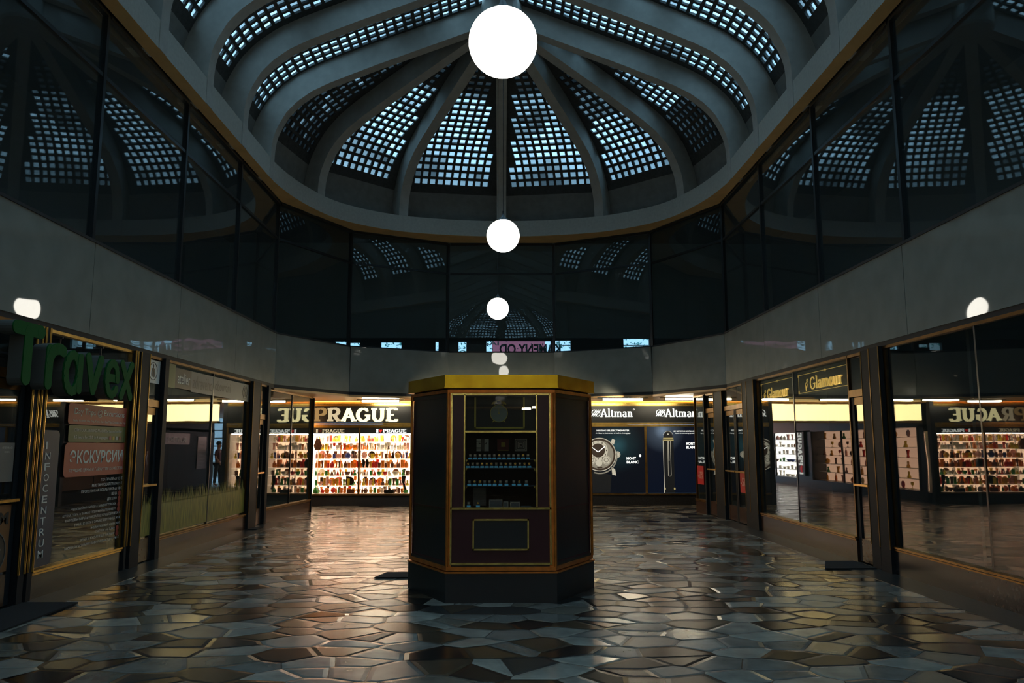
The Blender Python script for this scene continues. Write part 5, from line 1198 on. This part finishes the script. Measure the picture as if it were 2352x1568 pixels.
for (xa, xb, dens) in ((-6.5, -1.8, 520), (-1.5, 2.4, 420), (3.2, 6.2, 260)):
    for k in range(dens):
        x = rl.uniform(xa, xb); z = rl.uniform(4.1, 5.4); y = YU+.36-rl.uniform(0, .12) if xa > -1.8 and xa < 3 else YU+.5+rl.uniform(0, .8); s_ = rl.uniform(.03, .07); a = rl.uniform(0, 6.28)
        if -.3 < x < 1.5 and rl.random() < .7: continue
        c, d = math.cos(a)*s_, math.sin(a)*s_
        lv.poly([(x-c, y, z-d), (x+d*.4, y-.02, z-c*.4), (x+c, y, z+d), (x-d*.4, y+.02, z+c*.4)])
o = lv.build('street_foliage', thin('leaf', (.10, .30, .28)), recalc=False); tag(o, 'grey green leaves seen through the low upper openings', 'foliage', kind='stuff')

# ================================================================== PEOPLE at the street end of the arcade
def person(x, y, face, shirt, trousers, hair, lab, pose=0):
    p = thing('person', lab, 'person', (x, y, 0))
    skin = mat('skin_%d' % pose, (.45, .24, .16), .6)
    def skel(name, V, E, Rr, mtl, par):
        me = bpy.data.meshes.new(name); me.from_pydata(V, E, []); me.materials.append(mtl)
        o = bpy.data.objects.new(name, me); COL.objects.link(o)
        sk = o.modifiers.new('skin', 'SKIN'); 
        lay = me.skin_vertices[0].data if me.skin_vertices else None
        if lay is None:
            bm = bmesh.new(); bm.from_mesh(me); bm.verts.layers.skin.verify(); bm.to_mesh(me); bm.free(); lay = me.skin_vertices[0].data
        for i, r in enumerate(Rr): lay[i].radius = (r, r) if not isinstance(r, tuple) else r; 
        lay[0].use_root = True
        sb_ = o.modifiers.new('sub', 'SUBSURF'); sb_.levels = 1; sb_.render_levels = 1; sk.use_smooth_shade = True
        o.parent = par; return o
    ar = .32 if pose == 1 else .05
    V = [(0, 0, .95), (0, 0, 1.15), (0, 0, 1.38), (0, 0, 1.5), (0, .01, 1.58), (0, .02, 1.68), (0, .01, 1.76)]
    E = [(i, i+1) for i in range(6)]; Rr = [(.15, .10), (.13, .09), (.15, .09), .05, .075, .095, .06]
    for s_ in (-1, 1):
        b0 = len(V); st_ = .06*s_*(1 if pose != 2 else -.5)
        V += [(s_*.09, 0, .9), (s_*.10, .02+st_, .50), (s_*.11, st_, .09), (s_*.115, .12+st_, .04)]; E += [(0, b0), (b0, b0+1), (b0+1, b0+2), (b0+2, b0+3)]; Rr += [.085, .06, .042, .035]
        b1 = len(V); V += [(s_*.19, 0, 1.42), (s_*.24, -.02+ar*.2, 1.16), (s_*.20, .10+ar*.5, .95+ar*.5), (s_*.19, .13+ar*.55, .88+ar*.5)]; E += [(2, b1), (b1, b1+1), (b1+1, b1+2), (b1+2, b1+3)]; Rr += [.055, .042, .03, .028]
        for q in range(5):
            b2 = len(V); dx = (-.028+.018*q) if q < 4 else s_*-.04; L = (.07, .08, .075, .06, .05)[q]
            V += [(s_*.19+dx, .15+ar*.55, .85+ar*.5), (s_*.19+dx*1.15, .17+ar*.55, .85-L*.6+ar*.5)]; E += [(b1+3, b2), (b2, b2+1)]; Rr += [.009, .008]
    body = skel('body', V, E, Rr, skin, p)
    V = [(0, 0, .92), (0, 0, 1.15), (0, 0, 1.38), (0, 0, 1.47)]; E = [(0, 1), (1, 2), (2, 3)]; Rr = [(.17, .125), (.15, .115), (.17, .115), .07]
    for s_ in (-1, 1):
        b1 = len(V); V += [(s_*.19, 0, 1.42), (s_*.235, -.02+ar*.15, 1.2)]; E += [(2, b1), (b1, b1+1)]; Rr += [.07, .058]
    skel('shirt', V, E, Rr, shirt, p)
    V = [(0, 0, .98)]; E = []; Rr = [(.16, .12)]
    for s_ in (-1, 1):
        b0 = len(V); st_ = .06*s_*(1 if pose != 2 else -.5); V += [(s_*.09, 0, .88), (s_*.10, .02+st_, .5), (s_*.11, st_, .1)]; E += [(0, b0), (b0, b0+1), (b0+1, b0+2)]; Rr += [.10, .078, .062]
    skel('trousers', V, E, Rr, trousers, p)
    f = MB(); f.lathe((0, -.01, 1.66), [(.085, 0), (.105, .04), (.10, .10), (.06, .145), (0, .155)], 14); h = f.build('hair', hair, None, smooth=True); h.parent = p
    p.rotation_euler = (0, 0, face)
m, t, b = nodes('plaid_shirt'); co = t.nodes.new('ShaderNodeTexCoord'); ch = t.nodes.new('ShaderNodeTexChecker'); ch.inputs['Scale'].default_value = 14; ch.inputs['Color1'].default_value = (.25, .06, .04, 1); ch.inputs['Color2'].default_value = (.10, .04, .03, 1)
t.links.new(co.outputs['Object'], ch.inputs[0]); t.links.new(ch.outputs[0], b.inputs['Base Color']); plaid = m
hairm = mat('dark_hair', (.02, .014, .01), .6); dark = mat('dark_trousers', (.015, .016, .02), .8)
person(2.12, 34.3, .3, plaid, dark, hairm, 'person in a plaid shirt and dark trousers standing at the street end', 0)
person(1.62, 34.5, 1.2, mat('yellow_top', (.75, .50, .06), .7), dark, hairm, 'person in a yellow top with arms raised to the face', 1)
person(1.25, 35.3, .8, mat('blue_top', (.03, .25, .42), .7), mat('blue_trousers', (.03, .2, .3), .7), hairm, 'person in blue clothes behind the yellow top', 2)
person(1.75, 31.9, 1.6, mat('maroon_top', (.10, .015, .015), .7), dark, hairm, 'person in a dark red top by the directory board', 3)
